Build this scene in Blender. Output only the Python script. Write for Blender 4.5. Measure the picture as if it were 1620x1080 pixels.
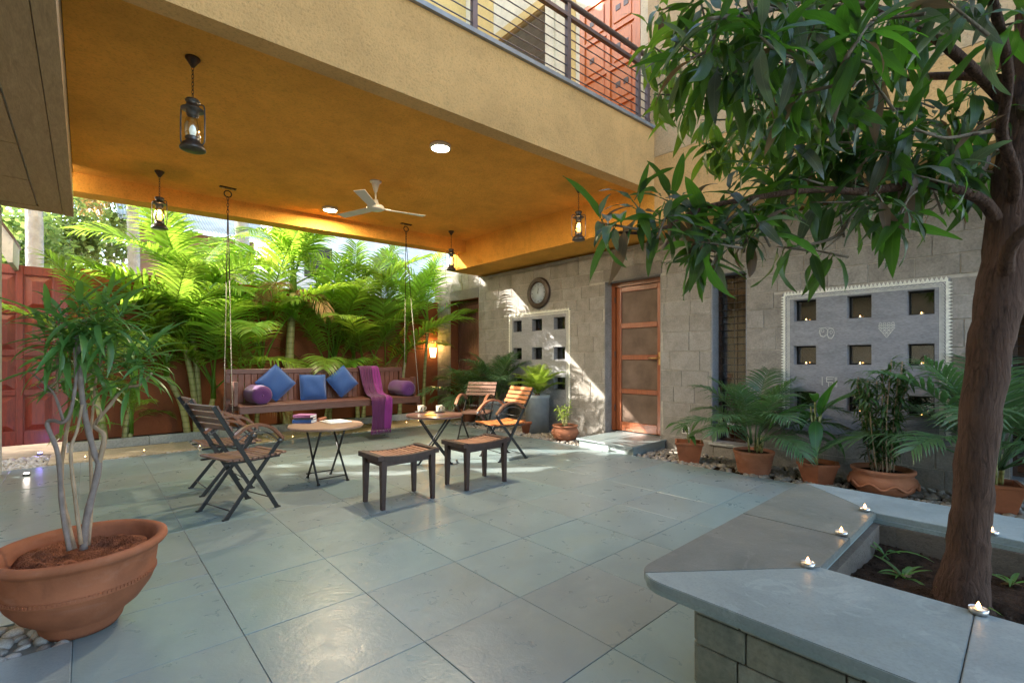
import bpy, bmesh, math, random
import numpy as np
from mathutils import Vector, Matrix, Euler

random.seed(7)
rng = random.Random(11)
for o in list(bpy.data.objects):
    bpy.data.objects.remove(o)
scene = bpy.context.scene
COL = scene.collection

# ------------------------------------------------------------------ camera, sky, sun, exposure
CAM_H = 1.30
YAW = math.radians(42.2)          # heading, measured from +Y towards +X
FPX = 744.0                       # focal length in photo pixels (1620 wide)
CX, CY = 810.0, 569.0
cam_data = bpy.data.cameras.new('camera')
cam = bpy.data.objects.new('camera', cam_data)
COL.objects.link(cam)
cam.location = (0, 0, CAM_H)
cam.rotation_euler = (math.radians(90), 0, -YAW)
cam_data.sensor_width = 36.0
cam_data.lens = FPX / 1620.0 * 36.0
cam_data.shift_y = (CY - 540.0) / 1620.0
cam_data.clip_start = 0.05
cam_data.clip_end = 3000
scene.camera = cam

SUN_DIR = Vector((1.0, -0.72, -0.553)).normalized()     # travel direction of the light
world = bpy.data.worlds.new('World')
scene.world = world
world.use_nodes = True
wn = world.node_tree.nodes
wl = world.node_tree.links
wn.clear()
w_out = wn.new('ShaderNodeOutputWorld')
w_bg = wn.new('ShaderNodeBackground')
w_sky = wn.new('ShaderNodeTexSky')
w_sky.sky_type = 'NISHITA'
w_sky.sun_disc = False
w_sky.sun_elevation = math.asin(-SUN_DIR.z)
w_sky.sun_rotation = math.atan2(-SUN_DIR.x, -SUN_DIR.y)
w_sky.air_density = 1.0
w_sky.dust_density = 1.2
w_bg.inputs['Strength'].default_value = 0.15
wl.new(w_sky.outputs[0], w_bg.inputs[0])
wl.new(w_bg.outputs[0], w_out.inputs[0])
sun_data = bpy.data.lights.new('sun', 'SUN')
sun_data.energy = 2.3
sun_data.angle = math.radians(0.5)
sun_data.color = (1.0, 0.93, 0.82)
sun = bpy.data.objects.new('sun', sun_data)
COL.objects.link(sun)
sun.rotation_euler = SUN_DIR.to_track_quat('-Z', 'Y').to_euler()
scene.view_settings.view_transform = 'Standard'
scene.view_settings.look = 'None'
scene.view_settings.gamma = 1.0
scene.view_settings.use_curve_mapping = False
scene.view_settings.exposure = 3.02
scene.render.engine = 'CYCLES'
try:
    scene.cycles.max_bounces = 10
    scene.cycles.diffuse_bounces = 5
    scene.cycles.transparent_max_bounces = 12
    scene.cycles.sample_clamp_indirect = 6.0
    scene.cycles.caustics_reflective = False
    scene.cycles.caustics_refractive = False
except Exception:
    pass

# ------------------------------------------------------------------ photo measurements -> places
_F = Vector((math.sin(YAW), math.cos(YAW), 0))
_R = Vector((_F.y, -_F.x, 0))
_C = Vector((0, 0, CAM_H))
def _ray(x, y):
    return _F + _R * ((x - CX) / FPX) + Vector((0, 0, (CY - y) / FPX))
def at(x, y, d):
    return _C + _ray(x, y) * d
def on_z(x, y, z=0.0):
    r = _ray(x, y); return _C + r * ((z - CAM_H) / r.z)
def on_x(x, y, X):
    r = _ray(x, y); return _C + r * (X / r.x)
def on_y(x, y, Y):
    r = _ray(x, y); return _C + r * (Y / r.y)
def pix(p):
    q = Vector(p) - _C; z = max(q.dot(_F), 0.01)
    return CX + FPX * q.dot(_R) / z, CY - FPX * q.z / z, q.dot(_F)

# ------------------------------------------------------------------ mesh helpers
class MB:
    def __init__(self):
        self.v = []; self.f = []; self.sm = []; self.uv = {}
    def add(self, vs, fs, smooth=False, uv=None):
        o = len(self.v)
        if uv:
            for k, q in enumerate(uv): self.uv[o + k] = q
        self.v.extend(Vector(p) for p in vs)
        for q in fs:
            self.f.append(tuple(i + o for i in q)); self.sm.append(smooth)
        return self
    def box(self, c, s, rot=None):
        hx, hy, hz = s[0] / 2, s[1] / 2, s[2] / 2
        vs = [Vector((x, y, z)) for z in (-hz, hz) for x, y in ((-hx, -hy), (hx, -hy), (hx, hy), (-hx, hy))]
        if rot is not None:
            m = rot if isinstance(rot, Matrix) else Euler(rot).to_matrix()
            vs = [m @ p for p in vs]
        c = Vector(c)
        return self.add([p + c for p in vs], [(3, 2, 1, 0), (4, 5, 6, 7), (0, 1, 5, 4), (1, 2, 6, 5), (2, 3, 7, 6), (3, 0, 4, 7)])
    def rect(self, x0, x1, y0, y1, z0, z1):
        return self.box(((x0 + x1) / 2, (y0 + y1) / 2, (z0 + z1) / 2), (abs(x1 - x0), abs(y1 - y0), abs(z1 - z0)))
    def cbox(self, x0, x1, y0, y1, z0, z1, b):
        """box with chamfered edges"""
        lo = (x0, y0, z0); hi = (x1, y1, z1)
        bm = bmesh.new()
        bmesh.ops.create_cube(bm, size=1)
        for p in bm.verts:
            p.co = Vector([(lo[i] + hi[i]) / 2 + p.co[i] * (hi[i] - lo[i]) for i in range(3)])
        bmesh.ops.bevel(bm, geom=bm.edges[:], offset=b, segments=1, affect='EDGES', profile=0.5)
        bm.verts.index_update()
        self.add([p.co.copy() for p in bm.verts], [tuple(q.index for q in f.verts) for f in bm.faces])
        bm.free(); return self
    def bar(self, p, q, w, t, up=(0, 0, 1)):
        p = Vector(p); q = Vector(q); d = q - p; L = d.length
        if L < 1e-6: return self
        d.normalize(); u = Vector(up)
        s = d.cross(u)
        if s.length < 1e-4: s = d.cross(Vector((1, 0, 0)))
        s.normalize(); u = s.cross(d)
        return self.box((p + q) / 2, (L, w, t), Matrix((d, s, u)).transposed())
    def tube(self, pts, r, n=8, caps=True, smooth=True):
        pts = [Vector(p) for p in pts]
        if not isinstance(r, (list, tuple)): r = [r] * len(pts)
        ref = None; vs = []
        for i, p in enumerate(pts):
            a = pts[max(i - 1, 0)]; b = pts[min(i + 1, len(pts) - 1)]
            t = (b - a)
            if t.length < 1e-9: t = Vector((0, 0, 1))
            t.normalize()
            if ref is None:
                ref = Vector((1, 0, 0)) if abs(t.x) < .9 else Vector((0, 1, 0))
            s = t.cross(ref)
            if s.length < 1e-4: s = t.cross(Vector((0, 1, 0.3)))
            s.normalize(); ref = s.cross(t)
            for k in range(n):
                an = 2 * math.pi * k / n
                vs.append(p + (ref * math.cos(an) + s * math.sin(an)) * r[i])
        fs = []
        for i in range(len(pts) - 1):
            for k in range(n):
                k2 = (k + 1) % n
                fs.append((i * n + k, i * n + k2, (i + 1) * n + k2, (i + 1) * n + k))
        self.add(vs, fs, smooth)
        if caps:
            o = len(self.v) - len(vs)
            self.f.append(tuple(o + k for k in reversed(range(n)))); self.sm.append(False)
            self.f.append(tuple(o + (len(pts) - 1) * n + k for k in range(n))); self.sm.append(False)
        return self
    def lathe(self, prof, n=24, c=(0, 0, 0), smooth=True, sx=1.0, sy=1.0, ph=0.0):
        vs = []; fs = []; c = Vector(c)
        for r, z in prof:
            for k in range(n):
                a = 2 * math.pi * k / n + ph
                vs.append(c + Vector((r * sx * math.cos(a), r * sy * math.sin(a), z)))
        for i in range(len(prof) - 1):
            for k in range(n):
                k2 = (k + 1) % n
                fs.append((i * n + k, i * n + k2, (i + 1) * n + k2, (i + 1) * n + k))
        self.add(vs, fs, smooth)
        o = len(self.v) - len(vs)
        if prof[0][0] > 1e-5:
            self.f.append(tuple(o + k for k in reversed(range(n)))); self.sm.append(False)
        if prof[-1][0] > 1e-5:
            self.f.append(tuple(o + (len(prof) - 1) * n + k for k in range(n))); self.sm.append(False)
        return self
    def prism(self, poly, z0, z1):
        n = len(poly)
        vs = [Vector((x, y, z0)) for x, y in poly] + [Vector((x, y, z1)) for x, y in poly]
        fs = [tuple(reversed(range(n))), tuple(range(n, 2 * n))]
        fs += [(i, (i + 1) % n, n + (i + 1) % n, n + i) for i in range(n)]
        return self.add(vs, fs)
    def xform(self, m):
        self.v = [m @ p for p in self.v]; return self
    def mesh(self, name, mat):
        me = bpy.data.meshes.new(name)
        me.from_pydata([tuple(p) for p in self.v], [], self.f)
        me.polygons.foreach_set('use_smooth', self.sm)
        me.materials.append(mat)
        if self.uv:
            ul = me.uv_layers.new(name='UVMap')
            vi = np.empty(len(me.loops), dtype=np.int32); me.loops.foreach_get('vertex_index', vi)
            tab = np.array([self.uv.get(k, (0.0, 0.5)) for k in range(len(self.v))], dtype=np.float32)
            ul.data.foreach_set('uv', tab[vi].ravel())
        me.update()
        return me
    def build(self, name, mat, parent=None):
        return link(name, self.mesh(name, mat), parent)

def link(name, data, parent=None):
    o = bpy.data.objects.new(name, data)
    COL.objects.link(o)
    if parent is not None: o.parent = parent
    return o
def tag(o, label, cat, group=None):
    o['label'] = label; o['category'] = cat
    if group: o['group'] = group
    return o
def thing(name, label, cat, loc=(0, 0, 0), rz=0.0, group=None):
    o = bpy.data.objects.new(name, None)
    COL.objects.link(o)
    o.empty_display_size = 0.1
    o.location = loc; o.rotation_euler = (0, 0, rz)
    return tag(o, label, cat, group)
def struct(o):
    o['kind'] = 'structure'; return o
def stuff(o):
    o['kind'] = 'stuff'; return o
def copy_tree(o, parent=None):
    c = o.copy(); COL.objects.link(c); c.parent = parent
    for ch in list(o.children): copy_tree(ch, c)
    return c
def spline(pts, n=6):
    """Catmull-Rom through the points"""
    P = [Vector(p) for p in pts]; out = []
    for i in range(len(P) - 1):
        a = P[max(i - 1, 0)]; b = P[i]; c = P[i + 1]; d = P[min(i + 2, len(P) - 1)]
        for k in range(n):
            t = k / n
            out.append(0.5 * ((2 * b) + (c - a) * t + (2 * a - 5 * b + 4 * c - d) * t * t + (3 * b - a - 3 * c + d) * t ** 3))
    out.append(P[-1]); return out

# ------------------------------------------------------------------ materials
def new_mat(name):
    m = bpy.data.materials.new(name); m.use_nodes = True
    nt = m.node_tree
    return m, nt, nt.nodes['Principled BSDF'], nt.nodes['Material Output']
def srgb(r, g, b):
    f = lambda c: (c / 255 / 12.92) if c / 255 <= .04045 else ((c / 255 + .055) / 1.055) ** 2.4
    return (f(r), f(g), f(b), 1.0)
def coord(nt, scale=1.0, kind='Object'):
    tc = nt.nodes.new('ShaderNodeTexCoord'); mp = nt.nodes.new('ShaderNodeMapping')
    mp.inputs['Scale'].default_value = scale if isinstance(scale, (tuple, list)) else (scale,) * 3
    nt.links.new(tc.outputs[kind], mp.inputs[0]); return mp.outputs[0]
def noise(nt, vec, scale, detail=4, rough=.55, dist=0.0):
    n = nt.nodes.new('ShaderNodeTexNoise')
    n.inputs['Scale'].default_value = scale; n.inputs['Detail'].default_value = detail
    n.inputs['Roughness'].default_value = rough; n.inputs['Distortion'].default_value = dist
    nt.links.new(vec, n.inputs['Vector']); return n.outputs['Fac']
def ramp(nt, fac, stops):
    r = nt.nodes.new('ShaderNodeValToRGB')
    e = r.color_ramp.elements
    e[0].position, e[0].color = stops[0]; e[1].position, e[1].color = stops[-1]
    for p, c in stops[1:-1]:
        q = e.new(p); q.color = c
    nt.links.new(fac, r.inputs[0]); return r.outputs[0]
def mix(nt, fac, a, b, mode='MIX'):
    m = nt.nodes.new('ShaderNodeMix'); m.data_type = 'RGBA'; m.blend_type = mode
    for v, i in ((fac, 0), (a, 6), (b, 7)):
        if isinstance(v, (int, float)): m.inputs[i].default_value = v
        elif isinstance(v, tuple): m.inputs[i].default_value = v
        else: nt.links.new(v, m.inputs[i])
    return m.outputs[2]
def bump(nt, b, h, strength=.3, dist=.01):
    n = nt.nodes.new('ShaderNodeBump')
    n.inputs['Strength'].default_value = strength; n.inputs['Distance'].default_value = dist
    nt.links.new(h, n.inputs['Height']); nt.links.new(n.outputs[0], b.inputs['Normal']); return n
def obj_rand(nt):
    return nt.nodes.new('ShaderNodeObjectInfo').outputs['Random']
def hsv(nt, col, h=None, s=None, v=None):
    n = nt.nodes.new('ShaderNodeHueSaturation')
    for val, k in ((h, 'Hue'), (s, 'Saturation'), (v, 'Value')):
        if val is None: continue
        if isinstance(val, (int, float)): n.inputs[k].default_value = val
        else: nt.links.new(val, n.inputs[k])
    if isinstance(col, tuple): n.inputs['Color'].default_value = col
    else: nt.links.new(col, n.inputs['Color'])
    return n.outputs[0]
def remap(nt, x, a, b):
    n = nt.nodes.new('ShaderNodeMapRange')
    n.inputs[3].default_value = a; n.inputs[4].default_value = b
    nt.links.new(x, n.inputs[0]); return n.outputs[0]
def lerpc(c, k): return (c[0] * k, c[1] * k, c[2] * k, 1.0)

M = {}
def plain(name, col, rough=.6, metal=0.0, var=.12, scale=12, bmp=.1, bdist=.004, spec=.5, rand=0.0):
    m, nt, b, _ = new_mat(name)
    v = coord(nt)
    f = noise(nt, v, scale)
    c = ramp(nt, f, [(.3, lerpc(col, 1 - var)), (.7, lerpc(col, 1 + var))])
    if rand:
        c = hsv(nt, c, v=remap(nt, obj_rand(nt), 1 - rand, 1 + rand))
    nt.links.new(c, b.inputs['Base Color'])
    b.inputs['Roughness'].default_value = rough; b.inputs['Metallic'].default_value = metal
    b.inputs['Specular IOR Level'].default_value = spec
    if bmp: bump(nt, b, noise(nt, v, scale * 4), bmp, bdist)
    M[name] = m; return m

def stucco(name, col, grain=48, depth=.8):
    m, nt, b, _ = new_mat(name)
    v = coord(nt)
    big = noise(nt, v, .9, 5, .6)
    mid = noise(nt, v, 6, 6, .6, .4)
    c = ramp(nt, big, [(.3, lerpc(col, .80)), (.5, col), (.72, lerpc(col, 1.12))])
    c = mix(nt, ramp(nt, mid, [(.42, (0, 0, 0, 1)), (.75, (.4, .4, .4, 1))]), c, lerpc(col, .72))
    g = noise(nt, v, grain, 4, .7)
    c = mix(nt, .75, c, mix(nt, 1.0, c, ramp(nt, g, [(.33, (.74, .74, .74, 1)), (.5, (1, 1, 1, 1))]), 'MULTIPLY'))
    # dirt streaks running down
    st = noise(nt, coord(nt, (3.0, 3.0, .22)), 2.2, 5, .65)
    c = mix(nt, ramp(nt, st, [(.58, (0, 0, 0, 1)), (.78, (.35, .35, .35, 1))]), c, lerpc(col, .6))
    nt.links.new(c, b.inputs['Base Color'])
    b.inputs['Roughness'].default_value = .92
    b.inputs['Specular IOR Level'].default_value = .2
    bump(nt, b, g, depth, .02)
    M[name] = m; return m
stucco('ochre_stucco', (.74, .445, .175, 1))
stucco('ceiling_stucco', (.86, .405, .07, 1))
stucco('cream_stucco', (.66, .47, .26, 1))
stucco('yellow_plaster', (.72, .52, .20, 1), 40, .15)
stucco('cream_plaster', (.76, .68, .48, 1), 40, .1)
stucco('terracotta_plaster', (.24, .08, .035, 1), 40, .25)
stucco('planter_render', (.15, .125, .10, 1), 50, .5)
stucco('grey_plaster', (.33, .33, .36, 1), 50, .2)
stucco('side_plaster', (.62, .55, .43, 1), 40, .2)
stucco('neighbour_plaster', (.66, .66, .66, 1), 20, .1)

def stone_mat(name, ca, cb, cc, rough=.85, bs=.6, scale=5, streak=(1, 1, 1), rand=.16):
    m, nt, b, _ = new_mat(name)
    v = coord(nt, streak)
    f = noise(nt, v, scale, 8, .65, .5)
    g = noise(nt, v, scale * 9, 5, .7)
    c = ramp(nt, f, [(.25, ca), (.5, cb), (.75, cc)])
    c = mix(nt, .6, c, mix(nt, 1.0, c, ramp(nt, g, [(.35, (.6, .6, .6, 1)), (.6, (1.08, 1.08, 1.08, 1))]), 'MULTIPLY'))
    r = obj_rand(nt)
    c = hsv(nt, c, v=remap(nt, r, 1 - rand, 1 + rand), s=remap(nt, r, 1.15, .85))
    nt.links.new(c, b.inputs['Base Color'])
    b.inputs['Roughness'].default_value = rough
    bump(nt, b, g, bs, .008)
    M[name] = m; return m
stone_mat('basalt', (.185, .17, .152, 1), (.275, .255, .228, 1), (.35, .325, .292, 1), .85, .6, 5, (1, 1, 1), .09)
stone_mat('panel_plaster', (.20, .205, .22, 1), (.26, .265, .285, 1), (.31, .315, .335, 1), .85, .3, 3, (1, 1, 3), .05)
stone_mat('lintel_stone', (.17, .15, .135, 1), (.21, .19, .17, 1), (.25, .225, .20, 1), .8, .25)
stone_mat('yellow_paver', (.36, .27, .15, 1), (.46, .35, .20, 1), (.52, .41, .25, 1), .75, .3, 4)
stone_mat('kerb_stone', (.30, .31, .30, 1), (.38, .39, .37, 1), (.45, .46, .44, 1), .7, .3, 4)
stone_mat('base_tile', (.17, .185, .155, 1), (.24, .25, .205, 1), (.32, .30, .225, 1), .7, .35, 4, (1, 1, 1), .2)
stone_mat('pebble', (.28, .25, .215, 1), (.42, .38, .33, 1), (.58, .54, .48, 1), .65, .2, 6, (1, 1, 1), .45)
plain('mortar', (.40, .37, .32, 1), .95, 0, .15, 20, .3)

def kota(name, cols, rough=.30, rand=.10, bs=.35, spots=0):
    """smooth hand-cut kota stone with cleft relief"""
    m, nt, b, _ = new_mat(name)
    oi = nt.nodes.new('ShaderNodeObjectInfo')
    tc = nt.nodes.new('ShaderNodeTexCoord')
    ad = nt.nodes.new('ShaderNodeVectorMath'); ad.operation = 'ADD'
    sc = nt.nodes.new('ShaderNodeVectorMath'); sc.operation = 'SCALE'
    cb = nt.nodes.new('ShaderNodeCombineXYZ')
    for i in range(3): nt.links.new(oi.outputs['Random'], cb.inputs[i])
    nt.links.new(cb.outputs[0], sc.inputs[0]); sc.inputs['Scale'].default_value = 37.0
    nt.links.new(tc.outputs['Object'], ad.inputs[0]); nt.links.new(sc.outputs[0], ad.inputs[1])
    v = ad.outputs[0]
    f = noise(nt, v, 2.2, 7, .6, .6)
    g = noise(nt, v, 9, 6, .6, .8)
    fine = noise(nt, v, 60, 4, .6)
    c = ramp(nt, f, [(.28, cols[0]), (.5, cols[1]), (.72, cols[2])])
    c = mix(nt, ramp(nt, g, [(.55, (0, 0, 0, 1)), (.8, (.25, .25, .25, 1))]), c, lerpc(cols[2], 1.15))
    st = noise(nt, v, 1.1, 4, .6, 1.5)
    c = mix(nt, ramp(nt, st, [(.52, (0, 0, 0, 1)), (.75, (.45, .45, .45, 1))]), c, (cols[1][0] * 1.12, cols[1][1] * .98, cols[1][2] * .80, 1))
    if spots:
        s1 = noise(nt, v, 21, 2, .5); s2 = noise(nt, v, 110, 3, .6)
        c = mix(nt, ramp(nt, s1, [(.215, (.8, .8, .8, 1)), (.25, (0, 0, 0, 1))]), c, lerpc(cols[0], .45))
        c = mix(nt, .28, c, mix(nt, 1.0, c, ramp(nt, s2, [(.35, (.66, .66, .66, 1)), (.55, (1.1, 1.1, 1.1, 1))]), 'MULTIPLY'))
        w3 = noise(nt, v, 3.3, 6, .7, 2.0)
        c = mix(nt, ramp(nt, w3, [(.56, (0, 0, 0, 1)), (.6, (.3, .3, .3, 1)), (.7, (.1, .1, .1, 1))]), c, lerpc(cols[2], 1.35))
    c = hsv(nt, c, v=remap(nt, oi.outputs['Random'], 1 - rand, 1 + rand), s=remap(nt, oi.outputs['Random'], .75, 1.25))
    nt.links.new(c, b.inputs['Base Color'])
    nt.links.new(remap(nt, g, rough - .12, rough + .14), b.inputs['Roughness'])
    h = mix(nt, .3, g, fine)
    bump(nt, b, h, bs, .012)
    M[name] = m; return m
kota('kota_tile', ((.185, .242, .252, 1), (.215, .275, .28, 1), (.245, .31, .312, 1)), .30, .055, .24)
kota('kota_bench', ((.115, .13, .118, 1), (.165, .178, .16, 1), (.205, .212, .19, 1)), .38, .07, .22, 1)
kota('kota_steel', ((.16, .205, .21, 1), (.23, .28, .28, 1), (.285, .335, .33, 1)), .38, .07, .2, 1)
plain('joint', (.20, .21, .195, 1), .95, 0, .2, 30)

def wood(name, ca, cb, rough=.45, axis=(1, 8, 8), rand=.15, coat=0.0):
    m, nt, b, _ = new_mat(name)
    v = coord(nt, axis)
    f = noise(nt, v, 3.5, 7, .6, 1.2)
    g = noise(nt, v, 22, 4, .6)
    c = ramp(nt, f, [(.3, ca), (.7, cb)])
    c = mix(nt, .5, c, mix(nt, 1.0, c, ramp(nt, g, [(.35, (.6, .6, .6, 1)), (.6, (1, 1, 1, 1))]), 'MULTIPLY'))
    c = hsv(nt, c, v=remap(nt, obj_rand(nt), 1 - rand, 1 + rand))
    nt.links.new(c, b.inputs['Base Color'])
    nt.links.new(remap(nt, g, rough - .1, rough + .12), b.inputs['Roughness'])
    b.inputs['Coat Weight'].default_value = coat
    b.inputs['Coat Roughness'].default_value = .25
    bump(nt, b, g, .15, .004)
    M[name] = m; return m
wood('chair_wood', (.13, .062, .042, 1), (.24, .125, .085, 1), .45, (8, 1, 8))
wood('arm_wood', (.18, .07, .035, 1), (.30, .125, .065, 1), .35, (3, 3, 3))
wood('sunlit_chair_wood', (.34, .10, .025, 1), (.48, .16, .04, 1), .4, (8, 1, 8))  # chair wood again, with the orange of sunlight put into its colour
wood('swing_wood', (.085, .033, .024, 1), (.16, .066, .046, 1), .42, (1, 8, 8))
wood('swing_slat', (.12, .04, .025, 1), (.22, .085, .055, 1), .45, (8, 8, 1))
wood('stool_dark', (.028, .012, .009, 1), (.06, .028, .02, 1), .5, (4, 4, 1), .05, 0)
wood('stool_slat', (.30, .13, .075, 1), (.46, .25, .16, 1), .4, (8, 1, 8))
wood('table_wood', (.19, .11, .075, 1), (.31, .20, .14, 1), .45, (1, 8, 8))
wood('table_dark', (.11, .048, .038, 1), (.18, .085, .066, 1), .3, (1, 8, 8), .05, .3)
wood('door_wood', (.23, .06, .02, 1), (.35, .105, .035, 1), .38, (8, 8, 1), .06, .35)
wood('gate_wood', (.16, .016, .007, 1), (.29, .036, .014, 1), .4, (8, 8, 1), .08, .3)
wood('balcony_wood', (.56, .13, .014, 1), (.74, .21, .03, 1), .45, (8, 8, 1), .05, .2)
wood('shutter_wood', (.12, .05, .04, 1), (.20, .085, .065, 1), .5, (8, 8, 1))
wood('soffit_board', (.38, .25, .13, 1), (.52, .36, .20, 1), .8, (8, 1, 8), .05)

def clay(name, col):
    m, nt, b, _ = new_mat(name)
    v = coord(nt)
    c = ramp(nt, noise(nt, v, 6, 6, .6, .5), [(.3, lerpc(col, .78)), (.5, col), (.72, lerpc(col, 1.2))])
    c = mix(nt, ramp(nt, noise(nt, coord(nt, (1, 1, 2.2)), 3.2, 7, .7, 1.0), [(.52, (0, 0, 0, 1)), (.72, (.55, .55, .55, 1))]), c, (col[0] * 1.25, col[1] * 1.8, col[2] * 2.6, 1))
    c = mix(nt, ramp(nt, noise(nt, v, 2.3, 5, .65), [(.55, (0, 0, 0, 1)), (.75, (.5, .5, .5, 1))]), c, lerpc(col, .5))
    nt.links.new(c, b.inputs['Base Color']); b.inputs['Roughness'].default_value = .85
    b.inputs['Specular IOR Level'].default_value = .25
    bump(nt, b, noise(nt, v, 45, 5, .7), .3, .005)
    M[name] = m
clay('terracotta', (.30, .105, .05, 1)); clay('terracotta_pale', (.35, .14, .075, 1))
plain('terracotta_', (.30, .105, .05, 1), .8, 0, .2, 7, .25, .004, .3)
plain('terracotta_pale_', (.35, .14, .075, 1), .85, 0, .22, 9, .3, .004, .3)
plain('soil', (.045, .028, .018, 1), 1, 0, .5, 25, 1.0, .03, .1)
plain('coco_chip', (.26, .10, .055, 1), .95, 0, .45, 22, 1.0, .03, .1)
plain('earth', (.20, .15, .10, 1), 1, 0, .3, 3, .4, .02, .1)
plain('black_metal', (.009, .009, .009, 1), .5, .0, .2, 20, .05)
plain('pewter', (.11, .105, .10, 1), .38, .8, .3, 16, .1)
plain('bronze', (.075, .045, .028, 1), .45, .7, .35, 20, .15)
plain('copper', (.30, .16, .09, 1), .35, .85, .35, 18, .1)
plain('brass', (.62, .40, .15, 1), .28, .9, .15, 20, .05)
plain('chain_steel', (.20, .175, .145, 1), .4, .85, .3, 40, .1)
plain('rail_paint', (.13, .10, .105, 1), .4, .4, .12, 10, .05)
plain('ledge_metal', (.27, .28, .28, 1), .45, .2, .15, 6, .1)
plain('white_enamel', (.72, .69, .62, 1), .3, 0, .04, 8, 0)
plain('white_plastic', (.78, .77, .72, 1), .35, 0, .04, 8, 0)
plain('white_paint', (.72, .72, .64, 1), .9, 0, .15, 30, .1)
plain('planter_grey', (.26, .29, .31, 1), .8, 0, .2, 5, .2)
plain('dark_wood', (.05, .026, .018, 1), .4, 0, .25, 8, .15)
plain('candle_tin', (.55, .53, .50, 1), .3, .9, .1, 20, .05)
plain('wax', (.80, .74, .62, 1), .45, 0, .05, 20, 0)
plain('ceramic', (.42, .38, .29, 1), .3, 0, .1, 20, 0)
plain('mug_print', (.06, .05, .045, 1), .5, 0, .2, 20, 0)
plain('paper', (.72, .72, .70, 1), .8, 0, .06, 30, .05)
plain('print_grey', (.28, .32, .38, 1), .7, 0, .5, 60, 0)
plain('book_blue', (.03, .09, .26, 1), .4, 0, .15, 20, .05)
plain('book_dark', (.05, .05, .06, 1), .4, 0, .15, 20, .05)
plain('book_plum', (.22, .07, .16, 1), .45, 0, .3, 30, .05)
plain('napkin', (.75, .38, .02, 1), .8, 0, .1, 30, .2)
plain('cotton_rope', (.40, .37, .30, 1), .8, 0, .2, 60, .3)
plain('clock_rim', (.055, .035, .028, 1), .35, .2, .4, 14, .4)
plain('clock_face', (.36, .42, .50, 1), .5, 0, .12, 9, 0)
plain('ink', (.02, .02, .02, 1), .5, 0, 0, 8, 0)
plain('bark', (.135, .075, .048, 1), .95, 0, .4, 9, 1.0, .03, .15)
plain('twig_bark', (.16, .13, .095, 1), .9, 0, .35, 20, .6, .01, .15)
plain('stem_pale', (.33, .24, .16, 1), .85, 0, .25, 20, .4, .006, .2)
plain('stem_grey', (.22, .18, .16, 1), .85, 0, .25, 20, .4, .006, .2)
plain('coconut_bark', (.36, .355, .345, 1), .95, 0, .25, 6, .8, .03, .1)
plain('corrugated', (.40, .42, .46, 1), .5, .3, .2, 3, .1)
plain('brown_render', (.30, .20, .15, 1), .9, 0, .15, 3, .1)
plain('curtain', (.30, .20, .12, 1), .9, 0, .25, 6, .3)
plain('dark_room', (.035, .028, .024, 1), .9, 0, .2, 6, 0)

# trunk bark with vertical fibres
def bark_mat(name, ca, cb):
    m, nt, b, _ = new_mat(name)
    v = coord(nt, (16, 16, 3.0))
    f0 = noise(nt, v, 3.2, 8, .75, .8)
    vo = nt.nodes.new('ShaderNodeTexVoronoi'); vo.feature = 'DISTANCE_TO_EDGE'; vo.inputs['Scale'].default_value = 2.6
    nt.links.new(coord(nt, (16, 16, 2.6)), vo.inputs['Vector'])
    f = mix(nt, .12, f0, ramp(nt, vo.outputs[0], [(.0, (.1, .1, .1, 1)), (.16, (.75, .75, .75, 1))]))
    g = noise(nt, coord(nt), 3, 4)
    c = ramp(nt, f, [(.32, ca), (.5, lerpc(cb, .7)), (.68, cb)])
    c = mix(nt, ramp(nt, g, [(.4, (0, 0, 0, 1)), (.7, (.5, .5, .5, 1))]), c, lerpc(cb, 1.3))
    nt.links.new(c, b.inputs['Base Color']); b.inputs['Roughness'].default_value = .95
    b.inputs['Specular IOR Level'].default_value = .2
    bump(nt, b, f, 1.0, .045)
    M[name] = m
bark_mat('mango_bark', (.028, .017, .013, 1), (.17, .098, .068, 1))

def palm_bark():
    m, nt, b, _ = new_mat('palm_stem')
    tc = nt.nodes.new('ShaderNodeTexCoord')
    w = nt.nodes.new('ShaderNodeTexWave'); w.wave_type = 'BANDS'; w.bands_direction = 'Z'
    w.inputs['Scale'].default_value = 3.0; w.inputs['Distortion'].default_value = .6
    nt.links.new(tc.outputs['Object'], w.inputs['Vector'])
    c = ramp(nt, w.outputs['Fac'], [(.0, (.16, .14, .05, 1)), (.12, (.36, .34, .13, 1)), (1.0, (.42, .38, .18, 1))])
    c = mix(nt, noise(nt, tc.outputs['Object'], 4), c, (.22, .26, .08, 1))
    nt.links.new(c, b.inputs['Base Color']); b.inputs['Roughness'].default_value = .5
    M['palm_stem'] = m
palm_bark()

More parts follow.
